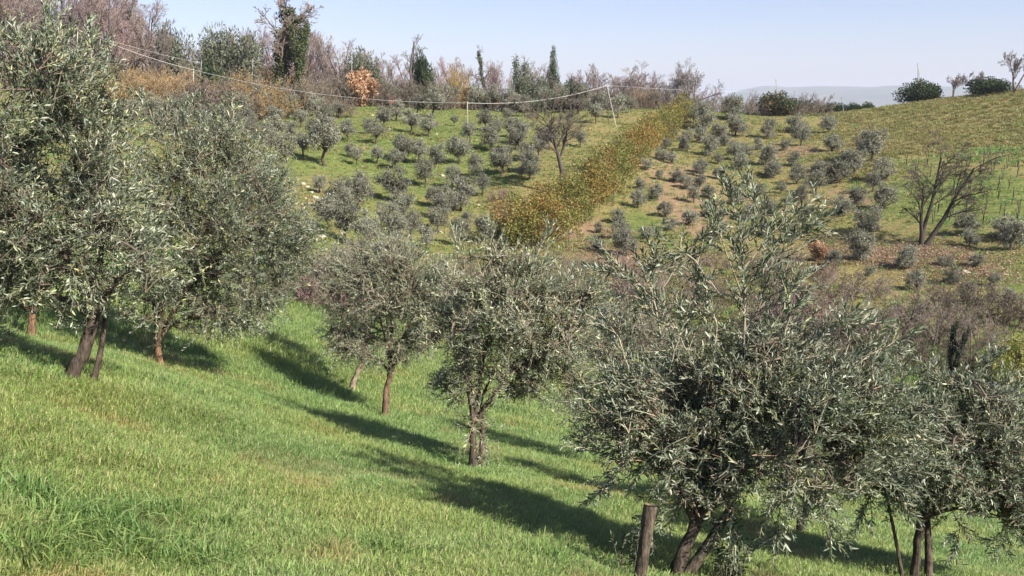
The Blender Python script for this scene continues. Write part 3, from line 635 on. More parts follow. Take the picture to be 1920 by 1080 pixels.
def shrub_proto(seed, nst, h, spread, bark, twig, up=.05, ch=(6, 5, 4)):
    r = np.random.default_rng(seed); st = []
    for i in range(nst):
        a = r.random() * 6.283; q = r.random() ** .5 * spread * .45
        st.append(((math.cos(a) * q, math.sin(a) * q, -.12), (math.cos(a) * q * .9 / max(h, .1) + r.normal() * .25, math.sin(a) * q * .9 / max(h, .1) + r.normal() * .25, 1), h * r.uniform(.6, 1.0), .018, up))
    lv = grow(seed, st, [(ch[0], 40, .45, .06, .16, .2), (ch[1], 38, .5, .04, .2, .15), (ch[2], 36, .55, .02, .2, .1)], .16)
    gs, gc = Geo(), Geo()
    for i, (P, R, Ln) in enumerate(lv):
        f = i / 3; c = np.array(bark) * (1 - f) + np.array(twig) * f
        tubes(gs if i == 0 else gc, P, np.maximum(R, .008), 4 if i == 0 else 3, c * r.uniform(.7, 1.3, (len(P), 1)))
    return {'stem': gs.mesh('stem', M_TWIG), 'branches': gc.mesh('branches', M_TWIG), 'lv': lv, 'h': h}
SHRUB = [shrub_proto(340 + i, 16, 2.0, 2.2, (.17, .12, .10), [(.215, .18, .145), (.23, .20, .155), (.19, .16, .12)][i]) for i in range(3)]
SHRUB_Y = [shrub_proto(350 + i, 16, 2.2, 2.4, (.25, .17, .09), [(.37, .275, .135), (.33, .235, .12)][i], ch=(7, 5, 4)) for i in range(2)]
SHRUB_M = shrub_proto(355, 16, 1.8, 2.2, (.18, .115, .11), (.28, .18, .175))
def leafy(seed, n, cols, size, shape=(1, 1, 1), lumps=16, cone=False, trunk_h=0, shell=.32, asp=.55, sink=0.):
    """leaf masses on uneven lobes with a woody stem inside; unit height about 2"""
    r = np.random.default_rng(seed); gl, gs = Geo(), Geo(); sh = np.array(shape)
    c = rdir(lumps, r) * r.uniform(.35, .78, (lumps, 1)); rad = r.uniform(.26, .48, lumps)
    if cone:
        z = np.linspace(-.95, .98, lumps); wq = .42 * (1 - (z + 1) / 2) ** .75 + .04
        a = r.random(lumps) * 6.283; c = np.c_[np.cos(a) * wq * .6, np.sin(a) * wq * .6, z]; rad = wq * r.uniform(.8, 1.2, lumps) + .06
    bi = r.choice(lumps, n, p=rad ** 2 / (rad ** 2).sum()); d = rdir(n, r)
    p = (c[bi] + d * (r.random((n, 1)) ** shell) * rad[bi][:, None]) * sh
    p[:, 2] += sh[2] * (1 - sink) + trunk_h; keep = p[:, 2] > 0.02; p, d, bi = p[keep], d[keep], bi[keep]; n = len(p)
    D = nrm(d + r.normal(size=(n, 3)) * .7 + [0, 0, .1]); Nn = nrm(d * .6 + rdir(n, r))
    Ln = size * r.uniform(.6, 1.3, n)
    pal = np.array(cols); lumpc = r.integers(0, len(pal), lumps)
    col = np.where((r.random(n) < .55)[:, None], pal[lumpc[bi]], pal[r.integers(0, len(pal), n)]) * r.uniform(.7, 1.3, (n, 1))
    leaves(gl, p, D, Nn, Ln, Ln * asp, col)
    top = sh[2] * 1.5 + trunk_h
    st = np.array([[(0, 0, -.2), (.03, .02, top * .35), (-.03, .03, top * .7), (0, 0, top)]]); tubes(gs, st, np.array([[.09, .07, .05, .015]]) * max(.6, sh[2]), 6, (.15, .11, .085))
    e = p[r.choice(n, 26)]; s0 = np.c_[np.zeros(26), np.zeros(26), np.minimum(e[:, 2] * .7, top)]
    tubes(gs, bez(s0, (s0 + e) / 2 + [0, 0, .1], e, 4), np.linspace(.03, .008, 4)[None].repeat(26, 0) * max(.6, sh[2]), 4, (.16, .12, .09))
    return {'stem': gs.mesh('stem', M_BARK, True), 'foliage': gl.mesh('foliage', M_LEAF), 'h': 2 * sh[2] + trunk_h}
DARKG = [(.035, .06, .028), (.05, .08, .035), (.065, .09, .035)]
EVER = [leafy(360 + i, 9000, DARKG, .10, (1.1, 1.0, .9), lumps=44, sink=.5) for i in range(2)]
EVERB = leafy(363, 9000, DARKG + [(.16, .10, .045), (.10, .10, .04)], .10, (1.0, 1.0, .95), lumps=40, sink=.45)
OAK = leafy(364, 4200, [(.42, .25, .14), (.50, .32, .20), (.34, .18, .09), (.56, .38, .25)], .13, (.85, .8, 1.0), lumps=20, shell=.5)
CONE = leafy(366, 8000, [(.035, .06, .022), (.06, .085, .03), (.08, .10, .04)], .07, (1.0, 1.0, 1.0), lumps=40, cone=True)
GOLDEN = shrub_proto(367, 30, 2.0, 1.5, (.3, .21, .10), (.46, .32, .12), .10, (5, 4, 4))
YGREEN = leafy(368, 4200, [(.30, .29, .06), (.24, .25, .05), (.34, .29, .08), (.16, .18, .04)], .08, (1.2, 1.0, .8), shell=.5, lumps=22)
SAGE = [leafy(370 + i, 5000, [(.105, .125, .075), (.13, .145, .09), (.16, .17, .115)], .12, (1.0, .95, 1.0), shell=.45, lumps=30, asp=.35, sink=.35) for i in range(2)]
def ivy_on(p, seed, n, lv0, tmax, spread, size=.16, tz=.98, cols=((.05, .075, .028), (.08, .105, .04), (.11, .125, .055))):
    r = np.random.default_rng(seed); P, R, Ln = p['lv'][lv0]; g = Geo()
    for q, (P, R, Ln) in enumerate(p['lv'][:lv0 + 1]):
        m = n if q == 0 else n * 2 // 3; par = r.integers(0, len(P), m); t = r.random(m) ** .8 * (tmax if q else tz)
        S, T = along(P, par, t); d = rdir(m, r); sp = spread * (1 if q == 0 else .55) * (.5 + vnoise3(S * 1.3) * 1.0)
        B = S + d * (r.random((m, 1)) ** .5) * sp[:, None]
        c = np.array(cols)[r.integers(0, len(cols), m)] * r.uniform(.7, 1.3, (m, 1)); Ln_ = size * r.uniform(.6, 1.3, m)
        leaves(g, B, nrm(d + [0, 0, -.5] + r.normal(size=(m, 3)) * .6), nrm(d + r.normal(size=(m, 3)) * .5), Ln_, Ln_ * .9, c)
    q = dict(p); q['ivy'] = g.mesh('ivy', M_LEAF); return q
IVYBASE = bare_proto('ivytree', 381, [((0, 0, -.3), (-.06, 0, 1), 9.5, .28, .02), ((.1, 0, 1.8), (.30, .1, 1), 7.5, .18, .03)], [(9, 48, .42, .10, .14, .35), (7, 40, .5, .06, .18, .2), (6, 38, .5, .04, .2, .15), (4, 36, .5, .02, .2, .1)], (.16, .125, .10), (.24, .19, .165), .018, .09)
IVYT = [ivy_on(IVYBASE, 382, 4200, 1, .38, .62, tz=.78), ivy_on(bare_proto('ivytree', 384, [((0, 0, -.3), (.02, 0, 1), 9.5, .28, .02), ((0, 0, 4.2), (.16, .05, 1), 5.2, .16, .02)], [(7, 40, .30, .12, .14, .45), (6, 40, .5, .06, .18, .2), (5, 38, .5, .04, .2, .15)], (.16, .125, .10), (.24, .19, .165), .018, .07), 385, 6000, 1, .5, .52)]
IVYS = ivy_on(SNAG2, 386, 2600, 0, .5, .6)
IVYV = ivy_on(SNAG2, 387, 5000, 1, .8, .30, .11, cols=((.022, .035, .02), (.035, .05, .025)))

# --- the wood and the ridge line
R_ = random.Random(5)
def bare(label, cat, proto, px, dist, pytop, group, name='bare_tree', wide=1.0, rz=None):
    pos = stand(px, dist); h = top_height(pos, pytop); s_ = h / proto['h']
    return put(name, label, cat, proto, pos, (s_ * wide, s_ * wide, s_), R_.uniform(0, 6.28) if rz is None else rz, group)
wood = []
for i in range(60):
    px = -60 + i * 7.0 + R_.uniform(-8, 8); d = R_.choice([124, 132, 140, 150]) + R_.uniform(-4, 4)
    top = np.interp(px, [-60, 240, 300, 335, 380], [-70, -30, 5, 70, 100]) + R_.uniform(-12, 28)
    wood.append((px, d, top))
for i in range(56):
    px = 345 + i * 7.1 + R_.uniform(-7, 7); d = R_.uniform(138, 160)
    top = np.interp(px, [345, 400, 450, 600, 640, 740], [95, 62, 48, 55, 72, 108]) + R_.uniform(-6, 34)
    wood.append((px, d, top))
for i in range(52):
    px = 742 + i * 9.6 + R_.uniform(-8, 8); d = R_.uniform(137, 158)
    top = np.interp(px, [740, 900, 1100, 1240], [112, 118, 132, 148]) + R_.uniform(-14, 26)
    wood.append((px, d, top))
for i in range(26):
    px = 1215 + i * 13 + R_.uniform(-8, 8); d = R_.uniform(150, 172)
    top = np.interp(px, [1215, 1300, 1540], [165, 172, 182]) + R_.uniform(-12, 14)
    wood.append((px, d, top))
tl_ = tiers([(a, b) for a, b, c in wood], 20)
for (px, d, top), (ti_, pl) in zip(wood, tl_):
    bare(f'leafless purple-grey ridge tree, {pl} from left in the {ti_} line back', 'bare tree', WOOD[R_.randrange(4)], px, d, top, 'leafless trees along the ridge', wide=R_.uniform(.75, 1.05))
bare('ivy-clad bare tree with a spreading forked top on the ridge', 'ivy tree', IVYT[0], 528, 121, -14, None, 'ivy_clad_tree', 1.15, 0.0)
bare('tall columnar tree wrapped in thick ivy, right of the forked ivy-clad tree', 'ivy tree', IVYT[1], 570, 119, 28, None, 'ivy_clad_tree', 1.0, 0.2)
bare('dead twisted tree above a dark ivy clump on the ridge', 'dead tree', SNAG2, 768, 128, 64, None, 'dead_tree', 1.0, .3)
bare('slim dead tree with stub branches and an ivied trunk on the ridge', 'dead tree', ivy_on(SNAG, 388, 1500, 0, .5, .32), 912, 130, 82, None, 'dead_tree', .9, 1.0)
bare('crooked ivied tree between the slim dead tree and the cone-shaped evergreen', 'ivy tree', IVYS, 975, 130, 100, None, 'ivy_clad_tree', .9, 2.0)
bare('broad rounded leafless tree on the ridge by the two-legged pole', 'bare tree', ROUND, 1172, 140, 112, None, 'bare_tree', 1.25, .5)
bare('lone leafless tree above the upper end of the hedge', 'bare tree', ROUND, 1296, 139, 106, None, 'bare_tree', .95, 2.2)
bare('upright leafless tree just right of the broad rounded one', 'bare tree', WOOD[1], 1220, 139, 132, None, 'bare_tree', .7)
bare('leafless tree standing alone on the right hilltop crest', 'bare tree', FRUIT, 1890, 139, 93, None, 'bare_tree', .9, .3)
bare('small leafless tree left of the dark bush on the right hilltop', 'bare tree', FRUIT, 1776, 141, 140, None, 'bare_tree', 1.0, 1.4)
bare('small leafless tree touching the dark bush on the right hilltop', 'bare tree', FRUIT, 1812, 143, 132, None, 'bare_tree', 1.0, 2.9)
def bush(label, cat, proto, px, dist, pytop, wpx, name, group=None, pos=None):
    pos = stand(px, dist) if pos is None else pos; h = top_height(pos, pytop); zc = depth_of(pos)
    me = proto.get('foliage') or proto.get('branches') or proto['crown']; co = np.empty(len(me.vertices) * 3, np.float32); me.vertices.foreach_get('co', co); co = co.reshape(-1, 3)
    sx = wpx * zc / FPX / (np.percentile(co[:, 0], 99) - np.percentile(co[:, 0], 1)); sz = h / np.percentile(co[:, 2], 99.5)
    return put(name, label, cat, proto, pos, (sx, sx, sz), R_.uniform(0, 6.28), group)
bush('dark dense evergreen bush on the crest of the right hill under the thin pole', 'bush', EVER[0], 1713, 143, 151, 72, 'evergreen_bush')
bush('low dark evergreen bush beside the small leafless trees on the right hilltop', 'bush', EVER[1], 1838, 143, 146, 76, 'evergreen_bush')
bush('big dark evergreen tinged brown at the right end of the ridge hedgerow', 'bush', EVERB, 1456, 133, 174, 68, 'evergreen_bush')
bush('glossy dark evergreen bush right of the cone-shaped evergreen', 'bush', EVER[0], 1069, 130, 150, 40, 'evergreen_bush')
bush('dark evergreen ivy clump under the dead twisted tree', 'bush', EVER[1], 797, 128, 100, 40, 'evergreen_bush')
bush('narrow cone-shaped evergreen rising above the ridge', 'evergreen', CONE, 1036, 131, 92, 28, 'cone_evergreen')
bush('tan-orange autumn oak with clinging dead leaves', 'oak', OAK, 683, 124, 132, 52, 'autumn_oak')
bush('golden twiggy bush standing tall on the ridge', 'bush', GOLDEN, 862, 129, 122, 48, 'golden_bush')
for px, top, wd, d, lab in [(413, 52, 62, 136, 'pale olive-green tree on the skyline left of the ivy-clad trees'), (452, 62, 80, 134, 'broad grey-green tree close to the forked ivy-clad tree'), (338, 48, 70, 134, 'grey-green evergreen at the right end of the purple wood'), (690, 95, 56, 136, 'olive-green tree behind the tan-orange oak'),
    (412, 118, 62, 120, 'dark green bush below the skyline trees, beside a pole'), (985, 138, 40, 129, 'dull green bush at the foot of the cone-shaped evergreen'), (1015, 145, 38, 128, 'brownish green bush hugging the cone-shaped evergreen')]:
    bush(lab, 'bush' if 'bush' in lab else 'tree', EVER[0] if 'dark green' in lab else SAGE[R_.randrange(2)], px, d, top, wd, 'evergreen_bush' if 'bush' in lab else 'evergreen_tree')
bush('tan thicket of dry canes behind the two-legged pole', 'canes', CANES, 1205, 131, 165, 44, 'cane_thicket')
for i in range(9):
    px = 1490 + i * 16 + R_.uniform(-5, 5)
    bush(f'evergreen in the far hedgerow before the hazy hill, {ORD[i]} from left', 'bush', EVER[i % 2], px, 150, 190 + R_.uniform(-3, 5) + i * .6, 34, 'hedgerow_bush', 'evergreens of the far hedgerow')
# --- undergrowth below the wood
und = []
for i in range(130):
    px = 150 + R_.uniform(0, 520); d = 112 + R_.uniform(0, 30); py = 215 - (px - 190) * .02
    kind = 'y' if (px < 345 and R_.random() < .72) or (400 < px < 545 and R_.random() < .45) else 'b'
    und.append((px, d, kind))
for i in range(30): und.append((R_.uniform(600, 830), 124 + R_.uniform(0, 8), 'b'))
for i in range(70): und.append((700 + i * 12 + R_.uniform(-6, 6), 131 + R_.uniform(0, 8), 'b'))
tl_ = tiers([(a, b) for a, b, c in und], 20)
for (px, d, kd), (ti_, pl) in zip(und, tl_):
    pos = stand(px, d); pr = SHRUB_Y[R_.randrange(2)] if kd == 'y' else SHRUB[R_.randrange(3)]
    hh = R_.uniform(2.8, 5.0) if px < 560 else (R_.uniform(2.4, 4.0) if px < 1260 else R_.uniform(1.6, 2.6)); s_ = hh / pr['h']
    put('leafless_shrub', f'{"yellow-ochre" if kd == "y" else "brown-purple"} twiggy shrub below ridge wood, {pl} from left, {ti_} line back', 'shrub', pr, pos, (s_, s_, s_), R_.uniform(0, 6.28), 'shrubs at the foot of the ridge wood')

# ------------------------------------------------------------------ the two olive groves across the valley
def far_olive(seed, trunk_h, low):
    r = np.random.default_rng(seed); gt, gl = Geo(), Geo()
    nl = 15; a = np.arange(nl) * 2.4 + r.random(nl); q = r.uniform(.15, .85, nl)
    c = np.c_[np.cos(a) * q * r.uniform(.8, 1.1), np.sin(a) * q, trunk_h + r.uniform(-.05, 1.5, nl) * (1.1 - .45 * q)]; rad = r.uniform(.36, .66, nl)
    tk = np.array([[(0, 0, -.25), (r.normal() * .1, r.normal() * .1, trunk_h * .4), (.02, .04, trunk_h), (0, .02, trunk_h + .5)]]); tubes(gt, tk, np.array([[.11, .08, .07, .03]]), 7, (.085, .066, .053))
    s0 = np.repeat([[.02, .04, trunk_h * .8]], nl, 0); tubes(gt, bez(s0, (s0 + c) / 2 + r.normal(size=(nl, 3)) * .1, c, 5), np.linspace(.045, .012, 5)[None].repeat(nl, 0), 5, (.10, .08, .065))
    n = 520; bi = r.integers(0, nl, n); d = rdir(n, r); d[:, 2] = d[:, 2] * .9 + .06
    e = c[bi] + d * (r.random((n, 1)) ** .6) * rad[bi][:, None] * r.uniform(.8, 1.25, (n, 1)); D = nrm(d * .7 + r.normal(size=(n, 3)) * .6 + [0, 0, .25]); tl = r.uniform(.25, .55, n)[:, None]
    e[:, 2] = np.maximum(e[:, 2], .15 if low else trunk_h * .7)
    L = bez(e - D * tl, e - D * tl * .5, e, 3); tubes(gt, L, np.linspace(.008, .004, 3)[None].repeat(n, 0), 3, (.26, .225, .175))
    m = 8; ti = np.repeat(np.arange(n), m); f = r.uniform(.2, 1.1, n * m)[:, None]; B = e[ti] - D[ti] * tl[ti] * (1 - f)
    DD = nrm(D[ti] * .6 + rdir(n * m, r)); Ln = r.uniform(.08, .15, n * m)
    col = np.array([(.185, .205, .145), (.23, .245, .185), (.32, .33, .26), (.13, .15, .10), (.26, .25, .19)])[r.integers(0, 5, n * m)] * (r.uniform(.75, 1.25, n)[ti] * r.uniform(.8, 1.2, n * m))[:, None]
    leaves(gl, B, DD, rdir(n * m, r) + [0, 0, .4], Ln, Ln * .40, col)
    return {'trunk': gt.mesh('trunk', M_TWIG, True), 'crown': gl.mesh('crown', M_OFAR), 'w': float(np.percentile(B[:, 0], 97) - np.percentile(B[:, 0], 3))}
FOL = [far_olive(400 + i, [.95, 1.1, .8, .9, .75, 1.05, .85, .7][i], False) for i in range(8)]
FOY = [far_olive(420 + i, [.35, .2, .45, .3, .25, .5][i], True) for i in range(6)]
GROVE_L = [(816,221,40),(785,217,34),(719,237,34),(771,250,39),(805,258,31),(852,237,18),(910,246,39),(952,227,21),(984,219,34),(651,266,31),(706,271,42),(569,293,44),(656,295,18),(669,310,23),(708,308,29),(757,303,47),
 (786,308,29),(819,310,36),(857,308,55),(612,312,52),(922,284,42),(943,326,47),(974,274,39),(956,258,26),(515,235,36),(540,222,34),(565,240,36),(590,220,34),(612,234,34),(636,222,34),(520,265,38),(546,262,36),(490,222,34),(455,226,34),(500,292,40),(532,305,40),
 (425,232,34),(380,222,34),(350,228,34),(320,222,34),(290,230,36),(255,226,36),(225,232,36),(340,250,36),(300,258,36),(385,250,36),(260,255,36),(415,275,36),(360,280,38),(470,275,36),(470,245,36),(440,258,36),(405,225,32),(590,262,36),(620,262,30),
 (599,361,36),(676,398,60),(612,432,47),(757,419,47),(737,380,57),(797,352,47),(849,352,29),(891,336,31),(940,330,39),(993,338,42),(906,367,34),(867,396,44),(816,391,42),(875,427,23),(838,417,52),(726,434,52),(646,455,68),(773,448,47),(820,437,39),(740,318,42),(638,408,44),(978,336,29),
 (968,282,39),(1010,300,34),(994,326,47),(1028,279,31),(1127,208,26),(1158,222,38),(1176,212,30),(1117,232,31),(1085,214,44),(1049,212,36),(1015,212,36),(1088,277,26),(986,302,30),(930,258,28),(880,268,26),(690,252,26),(745,228,28),
 (575,470,44),(690,470,50),(745,470,46),(800,470,46),(860,462,40),(905,455,34)]
RIDGE_O = [(742,126,158,40),(783,126,160,36),(825,127,150,42),(846,127,152,40),(893,128,150,42),(925,128,160,38),(958,127,160,42),(998,128,165,46),(1050,128,170,40),(1090,128,160,38),(1125,129,165,36),(1160,129,172,40)]
GROVE_R = [(1213,318,21),(1249,281,26),(1281,284,26),(1260,307,23),(1275,232,21),(1300,232,31),(1321,242,42),(1313,268,31),(1346,260,34),(1380,255,42),(1330,292,34),(1359,273,21),(1374,225,42),(1421,281,23),(1440,260,39),(1377,302,34),(1390,320,34),(1315,325,29),(1346,307,18),(1437,310,31),(1450,330,31),
 (1490,249,39),(1502,273,39),(1553,249,34),(1559,284,36),(1617,290,36),(1472,282,21),(1587,298,21),(1446,335,36),(1488,311,26),(1495,345,31),(1537,322,26),(1566,345,47),(1529,363,36),(1602,329,52),(1636,303,52),(1654,340,47),(1636,361,39),(1501,380,34),(1607,383,34),(1576,403,39),(1654,393,47),(1628,435,52),
 (1511,435,44),(1482,456,34),(1613,487,49),(1563,495,34),(1699,505,36),(1771,500,29),(1810,440,44),(1818,463,31),(1883,448,44),(1896,469,49),(1829,502,29),(1865,536,29),(1631,518,23),(1719,544,39),(1784,531,29),(1813,568,34),(1891,565,29),
 (1195,390,31),(1200,354,23),(1231,375,29),(1247,406,36),(1288,354,29),(1268,341,26),(1312,351,23),(1301,380,26),(1291,422,34),(1257,432,31),(1158,417,31),(1117,469,34),(1122,437,21),(1163,448,39),(1169,479,44),(1210,448,39),(1236,336,20),(1312,330,22),(1327,372,26),(1329,406,30),(1346,336,24),(1350,408,28),
 (1362,350,26),(1402,352,28),(1382,384,28),(1424,372,30),(1404,414,30),(1444,404,30),(1464,364,28),(1352,444,30),(1394,454,30),(1434,444,32),(1240,300,22),(1290,262,22),(1340,280,20),(1400,290,24),(1230,258,22),(1262,258,20)]
def plant_olives(items, protos, where, group, per, k=.78):
    for (px, py, wd), (ti_, pl) in zip(items, tiers(items, per)):
        pos = ground(px, py); pr_ = protos[R_.randrange(len(protos))]; s_ = wd * k * R_.uniform(.85, 1.15) * depth_of(pos) / FPX / pr_['w']
        size = 'tiny' if wd < 24 else 'small' if wd < 33 else 'middling' if wd < 43 else 'broad'
        put('olive_tree', f'{size} grey olive in grove {where}, {pl} from left, {ti_} tier down', 'olive tree', pr_, pos, (s_ * R_.uniform(.9, 1.15), s_, s_ * R_.uniform(.85, 1.15)), R_.uniform(0, 6.28), group)
plant_olives(GROVE_L, FOL, 'left of the autumn hedge', 'olives of the left grove', 12)
plant_olives(GROVE_R, FOY + FOL[2:3], 'right of the autumn hedge', 'olives of the right grove', 12, .76)
for i, (px, d, top, wd) in enumerate(RIDGE_O):
    pos = stand(px, d); h = top_height(pos, top); s_ = h / 2.7
    put('olive_tree', f'tall dusky olive along the upper edge of the left grove, {ORD[i]} from left', 'olive tree', FOL[i % 8], pos, (s_, s_, s_), R_.uniform(0, 6.28), 'olives at the upper edge of the left grove')

# ------------------------------------------------------------------ the autumn hedge
def make_hedge():
    r = np.random.default_rng(77)
    base = np.array([ground(a, b) for a, b in [(975,470),(1010,452),(1050,425),(1090,392),(1135,350),(1180,308),(1215,272),(1250,242),(1280,226)]])
    tk = np.linspace(0, len(base) - 1, 40); path = np.stack([np.interp(tk, np.arange(len(base)), base[:, i]) for i in range(3)], -1)
    hgt = np.interp(tk, [0, 2, 4, 6, 8], [3.8, 3.8, 3.5, 3.3, 3.4]); wid = np.interp(tk, [0, 3, 8], [3.1, 2.4, 1.6])
    root = path[0].copy(); t = thing('hedge', 'long overgrown hedge of orange, bronze and green autumn leaves climbing the slope', 'hedge', root)
    nl = 260; s = r.random(nl) * 39; ii = np.clip(s.astype(int), 0, 38); c = path[ii] + (path[ii + 1] - path[ii]) * (s - ii)[:, None]
    H = np.interp(s, np.arange(40), hgt); W = np.interp(s, np.arange(40), wid)
    tan = nrm(path[ii + 1] - path[ii]); side = nrm(np.cross(tan, [0, 0, 1]))
    c = c + side * (np.clip(r.normal(size=nl) * .45, -1.05, 1.05) * W)[:, None] + np.array([0, 0, 1]) * (r.uniform(.15, .80, nl) * H * (.6 + .65 * vnoise2(s * .6, s * 0 + 3.3)))[:, None]; rad = r.uniform(.5, 1.15, nl)
    n = 90000; bi = r.choice(nl, n, p=rad ** 2 / (rad ** 2).sum()); d = rdir(n, r); p = c[bi] + d * (r.random((n, 1)) ** .35) * rad[bi][:, None]
    keep = p[:, 2] > height(p[:, 0], p[:, 1]) + .02; p, d, bi = p[keep], d[keep], bi[keep]; n = len(p)
    pal = np.array([(.31, .19, .05), (.27, .235, .06), (.19, .205, .05), (.14, .175, .045), (.25, .145, .05), (.32, .265, .07), (.17, .18, .055)])
    zone = vnoise3(c * .33 + 3); lump = np.clip((zone * 1.5 - .25) * 7, 0, 6.99).astype(int); lump = np.where(r.random(nl) < .25, r.integers(0, 7, nl), lump)
    lump = np.where((s > 34), r.choice([2, 1, 5], nl), lump)
    col = np.where((r.random(n) < .62)[:, None], pal[lump[bi]], pal[r.integers(0, 7, n)]) * r.uniform(.65, 1.35, (n, 1))
    Ln = r.uniform(.09, .20, n); g = Geo(); leaves(g, p - root, nrm(d + r.normal(size=(n, 3)) * .7), nrm(d * .5 + rdir(n, r)), Ln, Ln * .6, col)
    gs = Geo(); e = c - root; b0 = np.c_[c[:, 0], c[:, 1], height(c[:, 0], c[:, 1]) - .1] - root
    tubes(gs, bez(b0, (b0 + e) / 2 + r.normal(size=(nl, 3)) * .15, e + [0, 0, .3], 5), np.linspace(.035, .010, 5)[None].repeat(nl, 0), 4, (.16, .115, .085))
    tag(obj('stems', gs.mesh('stems', M_TWIG), t), kind='stuff'); tag(obj('foliage', g.mesh('foliage', M_LEAF), t), kind='stuff')
make_hedge()

# ------------------------------------------------------------------ single trees of the valley
def bare_at(label, proto, px, py, pytop, wide=1, rz=0, name='bare_tree', cat='bare tree', group=None):
    pos = ground(px, py); s_ = top_height(pos, pytop) / proto['h']; return put(name, label, cat, proto, pos, (s_ * wide, s_ * wide, s_), rz, group)
bare_at('gnarled leafless tree leaning beside the autumn hedge', SPREAD, 1058, 366, 140, 1.05, .4)
LEAN = bare_proto('lean', 391, [((0, 0, -.2), (-.10, 0, 1), 4.6, .12, .0), ((.12, 0, -.2), (.50, .05, 1), 6.2, .15, .02), ((-.02, .1, .3), (.22, .1, 1), 6.0, .11, .0)], [(7, 30, .55, -.02, .10, .35), (8, 36, .45, -.06, .14, .15), (7, 36, .45, -.08, .18, .15), (5, 34, .5, -.10, .16, .1)], (.045, .037, .031), (.11, .088, .076), .010, .05)
bare_at('leafless tree with several dark leaning trunks beside the vineyard', LEAN, 1728, 462, 244, 1.25, 0)
bare_at('black ivy-covered snag with a forked top in the valley thicket', IVYV, 1775, 760, 590, .75, .8, 'ivy_snag', 'dead tree')
bush('yellow-green shrub at the right edge of the valley thicket', 'shrub', YGREEN, 1905, 0, 628, 95, 'shrub', None, ground(1905, 735))
bush('orange-red leafy shrub on the right slope below the leaning trunks', 'shrub', OAK, 1535, 0, 452, 34, 'shrub', None, ground(1535, 490))
thk = []
for i in range(70):
    px = R_.uniform(1080, 1930); py = R_.uniform(525, 720)
    if py < np.interp(px, [1080, 1250, 1450, 1560, 1700, 1930], [500, 540, 530, 540, 575, 610]): continue
    if px > 1840 and py > 640: continue
    thk.append((px, py))
thk += [(955,395),(985,400),(940,380),(965,420),(1000,385),(1150,540),(1190,520),(1560,525),(1500,520),(1640,560),(1420,520),(1370,505),(1330,500),(1290,505),(1460,505)]
for i in range(26): thk.append((R_.uniform(600, 1090), R_.uniform(505, 600)))
for (px, py), (ti_, pl) in zip(thk, tiers(thk, 18)):
    m_ = px < 1010 and py < 430
    pos = ground(px, py); pr = SHRUB_M if m_ or R_.random() < .06 else SHRUB[R_.randrange(3)]; s_ = R_.uniform(1.1, 2.5) * (.7 if py < 530 else 1) / pr['h']
    put('leafless_shrub', f'{"magenta-grey" if m_ else "grey-purple"} twiggy shrub in valley thicket, {pl} from left, {ti_} tier down', 'shrub', pr, pos, (s_ * 1.1, s_ * 1.1, s_), R_.uniform(0, 6.28), 'shrubs of the valley thicket')
THIN = [bare_proto('thin', 395 + i, [((0, 0, -.2), (.06 * i - .05, 0, 1), 4.2, .045, .03)], [(9, 38, .42, .08, .12, .25), (6, 36, .5, .05, .16, .2), (5, 34, .5, .03, .2, .15)], (.17, .135, .12), (.27, .21, .195), .008) for i in range(2)]
thin = [(1180,600,470),(1240,640,500),(1330,640,480),(1450,640,505),(1590,640,520),(1640,660,530),(1700,650,520),(1745,690,560),(1820,690,565),(1860,680,580),(1540,620,510),(1490,600,500)]
for i, (px, py, top) in enumerate(sorted(thin)):
    bare_at(f'thin leafless sapling in the valley thicket, {ORD[i]} from left', THIN[i % 2], px, py, top, 1.1, i * 1.3, 'sapling', 'sapling', 'saplings of the valley thicket')

# ------------------------------------------------------------------ olive suckers and the cut stump near the camera
def near_base(px, py):
    d = ray(px, py); ts = np.arange(2.5, 15, .02); p = d[None] * ts[:, None]; return p[np.argmax(p[:, 2] < height(p[:, 0], p[:, 1]))]
def make_stump():
    b = near_base(1188, 1108); zc = depth_of(b); top = at_depth(1222, 948, zc); r = np.random.default_rng(9)
    t = thing('olive_stump', 'sawn-off olive trunk with a flat cut top standing left of the leaning olive', 'stump', b)
    g = Geo(); q = bez((b - [0, 0, .12])[None], ((b + top) / 2 + [.01, 0, 0])[None], top[None], 14) - b; q[0, :, 0] += np.sin(np.linspace(0, 5, 14)) * .008; tubes(g, q, np.interp(np.linspace(0, 7, 14), np.arange(8), [.062, .054, .050, .047, .047, .048, .051, .053])[None], 14, (.085, .066, .05), rough=.2)
    obj('trunk', g.mesh('trunk', M_BARK, True), t)
    g = Geo(); ax = nrm((q[0, -1] - q[0, -2])[None])[0]; n1 = nrm(np.cross(ax, [0, 1, 0])[None])[0]; n2 = np.cross(ax, n1); a = np.arange(14) * 6.283 / 14
    ring = q[0, -1] + ax * .006 + (np.cos(a)[:, None] * n1 + np.sin(a)[:, None] * n2) * .0505; low = ring - ax * .02
    g.add(np.r_[ring, low, [q[0, -1] + ax * .004]], [[i, (i + 1) % 14, 14 + (i + 1) % 14, 14 + i] for i in range(14)], [[28, i, (i + 1) % 14] for i in range(14)], (.16, .125, .09)); obj('cut_face', g.mesh('cut_face', M_BARK), t)
